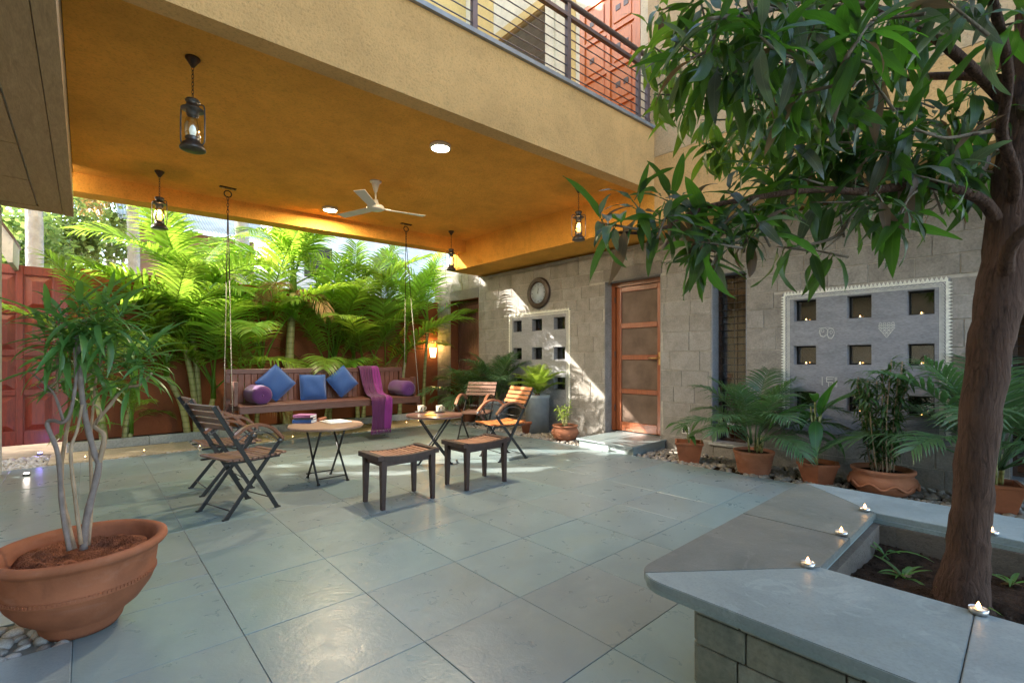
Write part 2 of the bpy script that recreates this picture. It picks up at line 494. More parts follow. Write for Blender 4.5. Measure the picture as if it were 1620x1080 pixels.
def leaf_mat(name, ca, cb, trans, rough=.38, tw=.45, rand=.3, hue=.03, veins=0.0):
    m, nt, b, out = new_mat(name)
    v = coord(nt)
    r = obj_rand(nt)
    geo = nt.nodes.new('ShaderNodeNewGeometry')
    f = noise(nt, v, 9, 3)
    c = mix(nt, f, ca, cb)
    rr = nt.nodes.new('ShaderNodeMath'); rr.operation = 'ADD'
    nt.links.new(r, rr.inputs[0]); nt.links.new(geo.outputs['Random Per Island'], rr.inputs[1])
    half = nt.nodes.new('ShaderNodeMath'); half.operation = 'MULTIPLY'; half.inputs[1].default_value = .5
    nt.links.new(rr.outputs[0], half.inputs[0]); r2 = half.outputs[0]
    c = hsv(nt, c, h=remap(nt, r2, .5 - hue, .5 + hue), v=remap(nt, r2, 1 - rand, 1 + rand))
    if veins:
        uvn = nt.nodes.new('ShaderNodeUVMap'); sx = nt.nodes.new('ShaderNodeSeparateXYZ'); nt.links.new(uvn.outputs[0], sx.inputs[0])
        def mth(op, a, bb=None):
            q = nt.nodes.new('ShaderNodeMath'); q.operation = op
            for i, val in enumerate((a, bb)):
                if val is None: continue
                if isinstance(val, (int, float)): q.inputs[i].default_value = val
                else: nt.links.new(val, q.inputs[i])
            return q.outputs[0]
        av = mth('ABSOLUTE', mth('SUBTRACT', sx.outputs[1], .5))
        rib = mth('LESS_THAN', av, .028)
        ph = mth('SUBTRACT', mth('MULTIPLY', sx.outputs[0], 95.0), mth('MULTIPLY', av, 34.0))
        side = mth('GREATER_THAN', mth('SINE', ph), .86)
        vein = mth('MAXIMUM', mth('MULTIPLY', rib, 1.0), mth('MULTIPLY', side, .35))
        c = mix(nt, mth('MULTIPLY', vein, veins), c, (ca[0] * 3.4, ca[1] * 2.8, ca[2] * 2.2, 1))
        blot = noise(nt, v, 38, 3, .6)
        c = mix(nt, ramp(nt, blot, [(.66, (0, 0, 0, 1)), (.72, (.7, .7, .7, 1))]), c, (.10, .07, .03, 1))
        bump(nt, b, vein, .35, .002)
    nt.links.new(c, b.inputs['Base Color'])
    b.inputs['Roughness'].default_value = rough
    t = nt.nodes.new('ShaderNodeBsdfTranslucent')
    tcol = hsv(nt, trans, v=remap(nt, r2, 1 - rand, 1 + rand))
    nt.links.new(tcol, t.inputs['Color'])
    mx = nt.nodes.new('ShaderNodeMixShader'); mx.inputs[0].default_value = tw
    nt.links.new(b.outputs[0], mx.inputs[1]); nt.links.new(t.outputs[0], mx.inputs[2])
    nt.links.new(mx.outputs[0], out.inputs['Surface'])
    M[name] = m; return m
leaf_mat('palm_leaf', (.085, .185, .025, 1), (.15, .28, .04, 1), (.40, .64, .06, 1), .4, .5, .5, .045)
leaf_mat('palm_leaf_blue', (.055, .115, .055, 1), (.09, .16, .075, 1), (.14, .30, .06, 1), .33, .35)
leaf_mat('palm_dry', (.28, .18, .08, 1), (.36, .24, .11, 1), (.42, .26, .08, 1), .6, .4)
leaf_mat('mango_leaf', (.020, .046, .013, 1), (.036, .074, .018, 1), (.11, .28, .015, 1), .44, .38, .5, .035, .8)
leaf_mat('mango_leaf_sunlit', (.055, .12, .018, 1), (.09, .17, .026, 1), (.30, .54, .035, 1), .42, .42, .4, .03, .6)  # sunlit look of the far left clusters put into the leaf colour
leaf_mat('mango_leaf_pale', (.07, .09, .075, 1), (.10, .12, .10, 1), (.18, .26, .08, 1), .45, .3, .3, .03, .6)
leaf_mat('mango_leaf_dry', (.10, .07, .045, 1), (.15, .11, .07, 1), (.25, .15, .06, 1), .6, .3, .3, .03, .4)
leaf_mat('strap_leaf', (.06, .15, .04, 1), (.10, .21, .06, 1), (.18, .42, .05, 1), .32, .35)
leaf_mat('broad_leaf', (.03, .10, .02, 1), (.05, .15, .03, 1), (.12, .34, .03, 1), .3, .35, .2, .03, .7)
leaf_mat('bush_leaf', (.035, .085, .025, 1), (.06, .12, .035, 1), (.10, .24, .03, 1), .35, .3)
leaf_mat('lime_leaf', (.12, .20, .03, 1), (.20, .28, .05, 1), (.34, .48, .05, 1), .4, .45)
leaf_mat('far_leaf', (.10, .17, .05, 1), (.16, .24, .08, 1), (.30, .42, .10, 1), .5, .4)

def fabric(name, ca, cb, scale=160, rough=.9, sheen=.4):
    m, nt, b, _ = new_mat(name)
    v = coord(nt)
    w = nt.nodes.new('ShaderNodeTexChecker'); w.inputs['Scale'].default_value = scale
    nt.links.new(v, w.inputs['Vector'])
    f = noise(nt, v, 7, 4)
    c = mix(nt, f, ca, cb)
    c = mix(nt, .25, c, mix(nt, 1.0, c, w.outputs[0], 'MULTIPLY'))
    nt.links.new(c, b.inputs['Base Color'])
    b.inputs['Roughness'].default_value = rough
    b.inputs['Sheen Weight'].default_value = sheen
    bump(nt, b, noise(nt, v, scale), .3, .003)
    M[name] = m; return m
fabric('blue_cotton', (.012, .062, .24, 1), (.025, .10, .34, 1))
fabric('purple_velvet', (.06, .009, .09, 1), (.12, .022, .16, 1), 60, .8, .25)
fabric('throw_magenta', (.13, .005, .12, 1), (.24, .015, .22, 1), 110, .8, .15)
fabric('throw_dark', (.055, .003, .05, 1), (.10, .007, .085, 1), 110, .8, .15)

def emis(name, col, s):
    m, nt, b, _ = new_mat(name)
    b.inputs['Base Color'].default_value = (*col, 1)
    b.inputs['Emission Color'].default_value = (*col, 1)
    b.inputs['Emission Strength'].default_value = s
    M[name] = m
emis('lamp_white', (1.0, .86, .62), 8)
emis('bulb_warm', (1.0, .36, .05), 1.8)
emis('bulb_pale', (.82, .9, .85), .05)  # faint glow given to the unlit bulb so it looks pale
emis('sconce_glow', (1.0, .62, .22), 1.6)
emis('flame', (1.0, .5, .15), 3)
emis('blue_led', (.30, .25, 1.0), 3)
emis('white_led', (1.0, .85, .7), 3)

def glass(name, col=(1, 1, 1, 1), rough=.02, alpha=.25):
    """thin pane: mostly clear, with a reflection"""
    m, nt, b, out = new_mat(name)
    nt.nodes.remove(b)
    tr = nt.nodes.new('ShaderNodeBsdfTransparent'); tr.inputs[0].default_value = col
    gl = nt.nodes.new('ShaderNodeBsdfGlossy'); gl.inputs['Roughness'].default_value = rough
    fr = nt.nodes.new('ShaderNodeFresnel'); fr.inputs[0].default_value = 1.5
    mp = nt.nodes.new('ShaderNodeMath'); mp.operation = 'ADD'; mp.inputs[1].default_value = alpha
    mp.use_clamp = True
    nt.links.new(fr.outputs[0], mp.inputs[0])
    mx = nt.nodes.new('ShaderNodeMixShader')
    nt.links.new(mp.outputs[0], mx.inputs[0]); nt.links.new(tr.outputs[0], mx.inputs[1]); nt.links.new(gl.outputs[0], mx.inputs[2])
    nt.links.new(mx.outputs[0], out.inputs['Surface'])
    M[name] = m
glass('lantern_glass', (.93, .96, .94, 1), .03, .04)
glass('window_glass', (.75, .75, .75, 1), .03, .12)
plain('door_glass', (.15, .105, .08, 1), .5, 0, .3, 4, .02, .002, .15)
# ------------------------------------------------------------------ the setting
def sub_rects(r, holes, eps=.004):
    """rectangle (a0,a1,b0,b1) minus rectangles"""
    out = [r]
    for h in holes:
        nxt = []
        for a0, a1, b0, b1 in out:
            if h[1] <= a0 or h[0] >= a1 or h[3] <= b0 or h[2] >= b1:
                nxt.append((a0, a1, b0, b1)); continue
            if h[2] > b0: nxt.append((a0, a1, b0, h[2]))
            if h[3] < b1: nxt.append((a0, a1, h[3], b1))
            m0, m1 = max(b0, h[2]), min(b1, h[3])
            if h[0] > a0: nxt.append((a0, h[0], m0, m1))
            if h[1] < a1: nxt.append((h[1], a1, m0, m1))
        out = nxt
    return [q for q in out if q[1] - q[0] > eps and q[3] - q[2] > eps]

g = MB().add([(-900, -900, -.08), (900, -900, -.08), (900, 900, -.08), (-900, 900, -.08)], [(0, 1, 2, 3)])
struct(g.build('ground', M['earth']))

# courtyard floor: grout bed with single kota tiles
FX0, FX1, FY0, FY1 = -1.55, 5.52, -1.75, 8.08
floor = MB().rect(FX0, FX1, FY0, FY1, -.07, -.0045).build('floor', M['joint'])
struct(floor)
px_, py_ = .604, .6145
corner_cut = (-9, -.045, -9, 3.36)
tile_cache = {}
for i in range(-4, 12):
    for j in range(-6, 13):
        x0, x1 = .556 + i * px_, .556 + (i + 1) * px_
        y0, y1 = 1.266 + j * py_, 1.266 + (j + 1) * py_
        x0, x1, y0, y1 = max(x0, FX0), min(x1, FX1), max(y0, FY0), min(y1, FY1)
        if x1 - x0 < .03 or y1 - y0 < .03: continue
        for a0, a1, b0, b1 in sub_rects((x0, x1, y0, y1), [corner_cut]):
            if a1 - a0 < .03 or b1 - b0 < .03: continue
            w, l = round(a1 - a0 - .003, 3), round(b1 - b0 - .003, 3)
            if (w, l) not in tile_cache:
                tile_cache[(w, l)] = MB().cbox(-w / 2, w / 2, -l / 2, l / 2, -.03, 0, .002).mesh('tile', M['kota_tile'])
            t = link('tile', tile_cache[(w, l)], floor)
            t.location = ((a0 + a1) / 2, (b0 + b1) / 2, rng.uniform(-.0012, .0012))
            t.rotation_euler = (rng.uniform(-.0012, .0012), rng.uniform(-.0012, .0012), rng.choice((0, 0)))

# raised slab at the near left edge of the floor
slab = MB().cbox(-1.5, -.045, 1.2, 2.93, -.05, .022, .004).build('entry_slab', M['kota_steel'])
struct(slab)

# strip of yellow pavers along the planting bed, soil bed, kerb
strip = MB().rect(-1.55, 6.40, 8.08, 9.05, -.075, -.035).build('gravel_bed', M['soil']); struct(strip)
strip2 = MB().rect(5.52, 6.41, -1.75, 8.08, -.075, -.045).build('wall_gravel_bed', M['soil']); struct(strip2)
bed = MB().rect(-.2, 6.40, 9.17, 9.79, -.07, .07).build('planting_bed', M['soil']); struct(bed)
path = MB().rect(-1.0, 6.2, 8.17, 9.0, -.06, -.036).build('path', M['joint']); struct(path)
for x0, x1 in ((-.35, 1.20), (1.30, 2.22), (2.29, 3.2), (3.27, 4.15), (4.22, 5.1), (5.17, 6.1)):
    for y0, y1 in (((8.16, 8.98),) if x0 < 1 else ((8.15, 8.55), (8.6, 9.0))):
        w = x1 - x0
        MB().cbox(x0, x1, y0, y1, -.035, .012, .006).build('paver', M['yellow_paver'], path)
kerb = struct(MB().rect(-.2, 6.4, 9.062, 9.152, -.07, .0).build('kerb', M['joint']))
x = -.2
while x < 6.38:
    x1 = min(x + .92, 6.4)
    MB().cbox(x + .003, x1 - .003, 9.06, 9.155, .001, .13, .006).build('kerb_piece', M['kerb_stone'], kerb)
    x = x1

def pebble_mesh(seed, sub=1):
    r = random.Random(seed)
    bm = bmesh.new(); bmesh.ops.create_icosphere(bm, subdivisions=sub, radius=1)
    sx, sy, sz = 1.0, r.uniform(.62, .95), r.uniform(.42, .7)
    for p in bm.verts:
        k = 1 + .13 * math.sin(p.co.x * 2.3 + seed) + .1 * math.sin(p.co.y * 3.1 + seed * 2)
        p.co = Vector((p.co.x * sx, p.co.y * sy, p.co.z * sz)) * k
    vs = [p.co.copy() for p in bm.verts]; fs = [tuple(q.index for q in f.verts) for f in bm.faces]
    bm.free(); return vs, fs
PEB = [pebble_mesh(s) for s in range(8)]
def scatter_pebbles(name, rects, density, smin, smax, z, avoid=()):
    b = MB(); r = random.Random(5)
    for x0, x1, y0, y1 in rects:
        n = int((x1 - x0) * (y1 - y0) * density)
        for _ in range(n):
            x, y = r.uniform(x0, x1), r.uniform(y0, y1)
            if any(a0 < x < a1 and b0 < y < b1 for a0, a1, b0, b1 in avoid): continue
            s = r.uniform(smin, smax) * (1.35 if r.random() < .12 else 1)
            vs, fs = r.choice(PEB)
            m = Euler((r.uniform(-.3, .3), r.uniform(-.3, .3), r.uniform(0, 6.28))).to_matrix()
            c = Vector((x, y, z + s * .25 + r.uniform(0, .018)))
            b.add([m @ (p * s) + c for p in vs], fs, True)
    return stuff(b.build(name, M['pebble']))
gv = scatter_pebbles('pebble_gravel', [(5.56, 6.38, -.6, 3.66), (5.56, 6.38, 4.66, 8.1)], 420, .022, .042, -.04)
tag(gv, 'grey river pebbles filling the strip along the stone wall', 'gravel')
gv2 = scatter_pebbles('paver_gravel', [(-1.4, 6.3, 8.09, 8.16), (-1.4, 6.3, 9.0, 9.05), (-1.4, -.36, 8.1, 9.0), (1.21, 1.29, 8.1, 9.05), (6.1, 6.38, 8.1, 9.0), (2.22, 2.29, 8.1, 9.0), (3.2, 3.27, 8.1, 9.0)], 620, .02, .04, -.04)
tag(gv2, 'grey pebbles packed round the yellow stepping pavers', 'gravel')

# pebbles lying in the near left corner, one by one
PEBM = []
for k in range(8):
    vs, fs = pebble_mesh(k, 2)
    PEBM.append(MB().add(vs, fs, True).mesh('pebble', M['pebble']))
struct(MB().rect(-1.5, -.05, 2.935, 3.36, -.075, -.02).build('corner_gravel_bed', M['soil']))
MB_edge = MB().rect(-1.5, -.05, 3.362, 3.40, -.05, .006).build('slate_edging', M['kota_steel'])
tag(MB_edge, 'thin slate edging behind the near corner pebbles', 'edging')
r = random.Random(3); placed = []
for _ in range(900):
    x, y, s = r.uniform(-.62, -.075), r.uniform(2.95, 3.34), r.uniform(.024, .046)
    if all((x - a) ** 2 + (y - b) ** 2 > ((s + c) * .78) ** 2 for a, b, c in placed):
        placed.append((x, y, s))
for x, y, s in placed:
    o = link('pebble', r.choice(PEBM)); o.scale = (s, s, s)
    o.location = (x, y, -.015 + s * .45); o.rotation_euler = (r.uniform(-.3, .3), r.uniform(-.3, .3), r.uniform(0, 6.28))
    tag(o, 'smooth grey pebble in the near corner beside the big terracotta pot', 'pebble', 'loose pebbles by the big pot')

# ------------------------------------------------------------------ stone house wall (faces -X)
WX = 6.42
DOOR = (3.74, 4.785, -.1, 2.60)
SHUT = (8.18, 9.25, -.1, 2.68)
GRILL = (2.50, 2.97, .16, 2.48)
RWIN = (-1.0, .13, .17, 2.35)
PAN_B = (.54, 2.07, .44, 2.12)
PAN_S = (5.53, 7.16, .44, 2.22)
WIN_B = [(a, b, c, d) for a, b in ((1.70, 1.95), (1.17, 1.41), (.65, .88)) for c, d in ((1.76, 2.03), (1.235, 1.475), (.70, .93))]
WIN_S = [(a, b, c, d) for a, b in ((6.78, 7.04), (6.22, 6.50), (5.64, 5.93)) for c, d in ((1.85, 2.09), (1.30, 1.545), (.75, .99))]
wall = thing('stone_wall', 'grey basalt block wall of the house with wooden door, clock and small square windows', 'wall', (WX, 0, 0))
def wrect(b, x0, x1, q): return b.rect(x0, x1, q[0], q[1], q[2], q[3])
b = MB()
for q in sub_rects((-1.6, 8.185, -.06, 3.11), [DOOR, SHUT, GRILL, RWIN] + WIN_B + WIN_S): wrect(b, .0065, .30, q)
for q in sub_rects((8.185, 9.95, -.06, 3.55), [SHUT]): wrect(b, .0065, .30, q)
b.build('mortar_core', M['mortar'], wall)
LINT_D = (3.725, 4.80, 2.60, 2.79); LINT_S = (8.18, 9.27, 2.68, 2.90)
holes = [DOOR, SHUT, GRILL, RWIN, PAN_B, PAN_S, LINT_D, LINT_S]
r = random.Random(21); stones = []
z = -.05
while z < 3.5:
    hh = r.choice((.21, .235, .26, .28)); z1 = z + hh
    y = -1.6 - r.uniform(0, .3)
    while y < 9.94:
        ww = r.uniform(.24, .46); y1 = min(y + ww, 9.94)
        zt = min(z1, 3.11) if y < 8.18 else min(z1, 3.55)
        if y < 8.18 < y1: y1 = 8.18
        parts = [(max(y, -1.6), y1, z, zt)]
        if ww > .5 and r.random() < .25:
            zm = z + hh * r.uniform(.4, .6); parts = [(max(y, -1.6), y1, z, zm), (max(y, -1.6), y1, zm, zt)]
        for p in parts:
            if p[3] - p[2] > .02 and p[1] - p[0] > .02:
                stones += [q for q in sub_rects(p, holes) if q[1] - q[0] > .035 and q[3] - q[2] > .035]
        y = y1
    z = z1
def apparent(q):
    c = Vector((WX, (q[0] + q[1]) / 2, (q[2] + q[3]) / 2)); u, v, d = pix(c)
    vis = 1.0 if -60 < u < 1680 else .05
    return vis * (q[1] - q[0]) * (q[3] - q[2]) / max(d, .5) ** 2
stones.sort(key=apparent, reverse=True)
rest = MB()
for k, q in enumerate(stones):
    gp = .0042
    bb = MB() if k < 300 else rest
    pr = r.uniform(-.005, .002)
    bb.cbox(pr, .014, q[0] + gp, q[1] - gp, q[2] + gp, q[3] - gp, .0022)
    if k < 300:
        bb.build('stone', M['basalt'], wall)
if rest.v: stuff(rest.build('far_stones', M['basalt'], wall))
# lintels and jamb linings
MB().cbox(-.012, .29, LINT_D[0], LINT_D[1], LINT_D[2] + .003, LINT_D[3] - .002, .004).build('lintel', M['lintel_stone'], wall)
MB().cbox(-.006, .29, LINT_S[0], LINT_S[1], LINT_S[2] + .003, LINT_S[3] - .002, .004).build('lintel', M['lintel_stone'], wall)
def lining(q, t=.012, depth=.29, bottom=True):
    bb = MB()
    bb.rect(.0015, depth, q[0] + .001, q[0] + t, q[2] + .002, q[3] - .002).rect(.004, depth, q[1] - t, q[1] - .001, q[2] + .002, q[3] - .002)
    bb.rect(.005, depth, q[0] + t, q[1] - t, q[3] - t, q[3] - .003)
    if bottom: bb.rect(.005, depth, q[0] + t, q[1] - t, q[2] + .003, q[2] + t)
    return bb
lining(DOOR, bottom=False).build('door_reveal', M['basalt'], wall)
lining(SHUT, bottom=False).build('shutter_reveal', M['terracotta_plaster'], wall)
lining(GRILL).build('window_reveal', M['panel_plaster'], wall)
lining(RWIN).build('window_reveal', M['panel_plaster'], wall)

# glazed wooden door
door = MB()
dx0, dx1 = .215, .275
y0, y1, z0, z1 = 3.76, 4.77, .118, 2.585
door.rect(dx0 - .03, dx1 + .01, y0, y0 + .07, z0, z1).rect(dx0 - .03, dx1 + .01, y1 - .07, y1, z0, z1).rect(dx0 - .03, dx1 + .01, y0 + .07, y1 - .07, z1 - .07, z1)
dr = door.build('door', M['door_wood'], wall)
ly0, ly1 = y0 + .075, y1 - .075
for a, bnd in (((ly0, ly0 + .095), (z0 + .004, z1 - .075)), ((ly1 - .095, ly1), (z0 + .004, z1 - .075))):
    MB().cbox(dx0, dx1 - .01, a[0], a[1], bnd[0], bnd[1], .005).build('stile', M['door_wood'], dr)
for za, zb in ((2.425, 2.508), (1.82, 1.905), (1.30, 1.38), (.74, .82), (.124, .27)):
    MB().cbox(dx0 + .002, dx1 - .012, ly0 + .097, ly1 - .097, za, zb, .005).build('rail', M['door_wood'], dr)
for za, zb in ((1.905, 2.425), (1.38, 1.82), (.82, 1.30), (.27, .74)):
    MB().rect(dx0 + .025, dx0 + .033, ly0 + .096, ly1 - .096, za + .001, zb - .001).build('pane', M['door_glass'], dr)
h_ = MB().tube([(dx0 - .035, ly0 + .05, 1.33), (dx0 - .05, ly0 + .16, 1.325), (dx0 - .04, ly0 + .22, 1.33)], .011, 8).box((dx0 - .006, ly0 + .05, 1.32), (.012, .035, .2)).tube([(dx0, ly0 + .05, 1.33), (dx0 - .04, ly0 + .05, 1.33)], .012, 8)
h_.build('handle', M['brass'], dr)
for zz in (.45, 1.35, 2.25):
    MB().tube([(dx0 - .036, y1 - .072, zz), (dx0 - .036, y1 - .072, zz + .1)], .008, 6).build('hinge', M['pewter'], dr)
# plank shutter door at the far end
sh = MB().rect(.20, .24, 8.20, 8.25, 0, 2.66).rect(.20, .24, 9.18, 9.23, 0, 2.66).rect(.201, .24, 8.25, 9.18, 2.58, 2.66).build('shutter_door', M['shutter_wood'], wall)
y = 8.252
while y < 9.17:
    MB().cbox(.222, .25, y, min(y + .077, 9.178), .02, 2.578, .006).build('plank', M['shutter_wood'], sh); y += .08
MB().rect(.214, .2235, 8.25, 9.18, 1.42, 1.47).build('ledge_rail', M['shutter_wood'], sh)
# grilled windows
def grill_window(q, nv):
    fr = MB()
    a, bq, c, d = q; t = .045; xa, xb = .20, .25
    fr.rect(xa, xb, a + .013, a + t, c + .013, d - .013).rect(xa, xb, bq - t, bq - .013, c + .013, d - .013).rect(xa, xb, a + t, bq - t, d - t, d - .013).rect(xa, xb, a + t, bq - t, c + .013, c + t)
    w_ = fr.build('window', M['dark_wood'], wall)
    MB().rect(.243, .248, a + t, bq - t, c + t, d - t).build('pane', M['window_glass'], w_)
    k = c + .12
    while k < d - .06:
        MB().tube([(.19, a + .014, k), (.19, bq - .014, k)], .0055, 6).build('grill_bar', M['pewter'], w_); k += .095
    for i in range(nv):
        yy = a + (bq - a) * (i + 1) / (nv + 1)
        MB().tube([(.196, yy, c + .014), (.196, yy, d - .014)], .005, 6).build('grill_bar', M['pewter'], w_)
    cu = MB(); n = 40; vs = []; fs = []
    for i in range(n + 1):
        yy = a + .02 + (bq - a - .04) * i / n; xx = .36 + .018 * math.sin(i * 1.15) + .01 * math.sin(i * 2.7)
        vs += [(xx, yy, c), (xx, yy, d)]
    for i in range(n): fs.append((2 * i, 2 * i + 2, 2 * i + 3, 2 * i + 1))
    cu.add(vs, fs, True).build('curtain', M['curtain'], w_)
    MB().cbox(-.03, .19, a - .03, bq + .03, c - .035, c - .001, .004).build('sill', M['kerb_stone'], w_)
grill_window(GRILL, 1); grill_window(RWIN, 2)
MB().rect(.80, .85, -1.65, 9.95, -.05, 3.10).rect(.301, .80, -1.66, 9.96, 3.05, 3.12).rect(.301, .80, -1.66, -1.60, -.05, 3.05).rect(.301, .80, 9.90, 9.96, -.05, 3.05).build('room_shell', M['dark_room'], wall)
# plaster panels with square windows and white painted borders
def panel(q, wins, name):
    bb = MB()
    for p in sub_rects(q, wins): wrect(bb, -.008, .006, p)
    pn = bb.build('plaster_panel', M['panel_plaster'], wall)
    for a, b2, c, d in wins:
        lb = MB(); t = .008
        lb.rect(-.006, .17, a + .0005, a + t, c + .001, d - .001).rect(-.006, .17, b2 - t, b2 - .0005, c + .001, d - .001)
        lb.rect(-.005, .17, a + t, b2 - t, d - t, d - .001).rect(-.005, .17, a + t, b2 - t, c + .001, c + t)
        lb.build('window_reveal', M['panel_plaster'], pn)
        f = MB(); t2 = .018
        f.rect(.10, .125, a + t, a + t2 + t, c + t, d - t).rect(.10, .125, b2 - t2 - t, b2 - t, c + t, d - t).rect(.10, .125, a + t2 + t, b2 - t2 - t, d - t - t2, d - t).rect(.10, .125, a + t2 + t, b2 - t2 - t, c + t, c + t + t2)
        w_ = f.build('square_window', M['black_metal'], wall)
        MB().rect(.112, .116, a + t + t2, b2 - t - t2, c + t + t2, d - t - t2).build('pane', M['window_glass'], w_)
    # white line border with saw teeth on the outside
    bd = MB(); X = -.0105
    def quad(ya, yb, za, zb): bd.add([(X, ya, za), (X, ya, zb), (X, yb, zb), (X, yb, za)], [(0, 1, 2, 3)])
    a, b2, c, d = q
    for off, wd in ((.016, .016), (.052, .005), (.066, .005), (.076, .004)):
        quad(a + off, b2 - off, d - off - wd, d - off)
        quad(a + off, a + off + wd, c + .05, d - off - wd - .0005)
        quad(b2 - off - wd, b2 - off, c + .05, d - off - wd - .0005)
    n = int((b2 - a) / .036)
    for i in range(n):
        ya = a + .012 + (b2 - a - .024) * i / n; yb = a + .012 + (b2 - a - .024) * (i + 1) / n
        bd.add([(X, ya, d - .0155), (X, (ya + yb) / 2, d + .022), (X, yb, d - .0155)], [(0, 1, 2)])
        bd.add([(X, ya, d - .034), (X, yb, d - .05), (X, yb, d - .047), (X, ya, d - .0315)], [(0, 1, 2, 3)])
    n = int((d - c) / .036)
    for i in range(n):
        za = c + .05 + (d - c - .08) * i / n; zb = c + .05 + (d - c - .08) * (i + 1) / n; zm = (za + zb) / 2
        bd.add([(X, a + .0155, za), (X, a - .02, zm), (X, a + .0155, zb)], [(0, 1, 2)])
        bd.add([(X, b2 - .0155, za), (X, b2 + .02, zm), (X, b2 - .0155, zb)], [(0, 1, 2)])
        bd.add([(X, a + .034, za), (X, a + .05, zb), (X, a + .047, zb), (X, a + .0315, za)], [(0, 1, 2, 3)])
        bd.add([(X, b2 - .034, za), (X, b2 - .05, zb), (X, b2 - .047, zb), (X, b2 - .0315, za)], [(0, 1, 2, 3)])
    bd.build('painted_border', M['white_paint'], pn)
    return pn
pb = panel(PAN_B, WIN_B, 'b'); panel(PAN_S, WIN_S, 's')
# white line drawings on the large panel (Y runs to the left in the picture)
def strokes(lines, name, w=.0032):
    bd = MB(); X = -.0105
    for ln in lines:
        for (ya, za), (yb, zb) in zip(ln[:-1], ln[1:]):
            dy, dz = yb - ya, zb - za; L = math.hypot(dy, dz)
            if L < 1e-6: continue
            ny, nz = -dz / L * w / 2, dy / L * w / 2
            X -= .00002
            bd.add([(X, ya + ny, za + nz), (X, yb + ny, zb + nz), (X, yb - ny, zb - nz), (X, ya - ny, za - nz)], [(0, 1, 2, 3)])
    bd.build(name, M['white_paint'], pb)
def ring(cy, cz, ry, rz, n=14, a0=0, a1=6.2832):
    return [(cy + ry * math.cos(a0 + (a1 - a0) * k / n), cz + rz * math.sin(a0 + (a1 - a0) * k / n)) for k in range(n + 1)]
L_ = []
for row, cnt in enumerate((4, 4, 3, 2, 1)):                      # people climbing: rows of little triangles
    for k in range(cnt):
        yy = 1.045 + (k - (cnt - 1) / 2) * .036; zz = 1.672 - row * .027
        L_.append([(yy - .017, zz), (yy + .017, zz), (yy, zz - .024), (yy - .017, zz)])
        if row == 0: L_.append(ring(yy, zz + .017, .012, .014, 8))
strokes(L_, 'painted_drawing')
L_ = [ring(1.63, 1.625, .045, .05), ring(1.56, 1.61, .036, .055), ring(1.64, 1.64, .014, .018), ring(1.555, 1.62, .012, .02)]
L_ += [[(1.67, 1.66), (1.66, 1.58), (1.625, 1.565), (1.61, 1.60)], [(1.595, 1.60), (1.58, 1.55), (1.55, 1.545), (1.525, 1.60)], [(1.68, 1.67), (1.6, 1.68), (1.53, 1.66)]]
strokes(L_, 'painted_drawing')
L_ = [[(1.645, 1.10), (1.645, 1.0)], [(1.50, 1.10), (1.50, 0.985)], [(1.515, 1.10), (1.515, .985)], [(1.525, 1.098), (1.60, 1.098), (1.60, 1.075), (1.535, 1.075)], [(1.60, 1.075), (1.60, 1.04), (1.54, 1.04), (1.54, .99)], [(1.58, 1.04), (1.58, .99)]]
strokes(L_, 'painted_drawing', .0045)
# white power socket
sk = MB().cbox(-.012, .002, 3.29, 3.40, .235, .335, .004).build('power_socket', M['white_plastic'], wall)
MB().rect(-.015, -.011, 3.30, 3.345, .25, .32).build('socket_switch', M['panel_plaster'], sk)
MB().rect(-.014, -.011, 3.352, 3.388, .25, .32).build('socket_outlet', M['black_metal'], sk)

# door step of two kota slabs
step = thing('door_step', 'low grey-green kota stone step in front of the glazed wooden door', 'step', (5.54, 3.66, 0))
MB().cbox(.03, .86, .0, .55, -.05, .082, .003).build('riser', M['kota_tile'], step)
MB().cbox(.035, .86, .554, .965, -.05, .082, .003).build('riser', M['kota_tile'], step)
MB().cbox(-.012, 1.12, -.012, .60, .084, .112, .004).build('tread', M['kota_tile'], step)
MB().cbox(-.008, 1.12, .605, .985, .084, .113, .004).build('tread', M['kota_tile'], step)

# ------------------------------------------------------------------ upper storey: ceiling, beams, balcony
up = thing('upper_storey', 'ochre stucco upper floor over the veranda with ceiling beams, balcony and railing', 'building', (0, 0, 0))
fy = lambda x: 3.695 - .0509 * x
by = lambda x: 8.22 - .098 * x
XL, XR = -.12, 5.68
MB().prism([(XL, fy(XL) + .17), (XR + .01, fy(XR) + .17), (XR + .01, by(XR) + .02), (XL, by(XL) + .02)], 3.70, 4.0).build('ceiling', M['ceiling_stucco'], up)
MB().prism([(XL, fy(XL)), (XR - .002, fy(XR)), (XR - .002, fy(XR) + .172), (XL, fy(XL) + .172)], 3.57, 4.385).build('fascia', M['ochre_stucco'], up)
MB().prism([(XL, by(XL)), (XR - .002, by(XR)), (XR - .002, by(XR) + .30), (XL, by(XL) + .30)], 3.463, 4.5).build('back_beam', M['ceiling_stucco'], up)
MB().rect(XR, 7.0, fy(XR) + .004, 8.18, 3.15, 4.02).build('wall_beam', M['ceiling_stucco'], up)
MB().rect(XR + .002, 7.0, -4.0, fy(XR) + .002, 3.15, 4.02).build('wall_beam', M['ochre_stucco'], up)
MB().rect(XR, 7.0, -4.0, fy(XR) + .1, 4.025, 8.6).build('side_wall', M['cream_stucco'], up)
MB().prism([(XL, fy(XL) - .035), (XR - .004, fy(XR) - .035), (XR - .004, fy(XR) + .22), (XL, fy(XL) + .22)], 4.387, 4.43).build('ledge', M['ledge_metal'], up)
rl = MB().prism([(XL, fy(XL) + .03), (XR - .004, fy(XR) + .03), (XR - .004, fy(XR) + .08), (XL, fy(XL) + .08)], 5.19, 5.23).build('railing', M['rail_paint'], up)
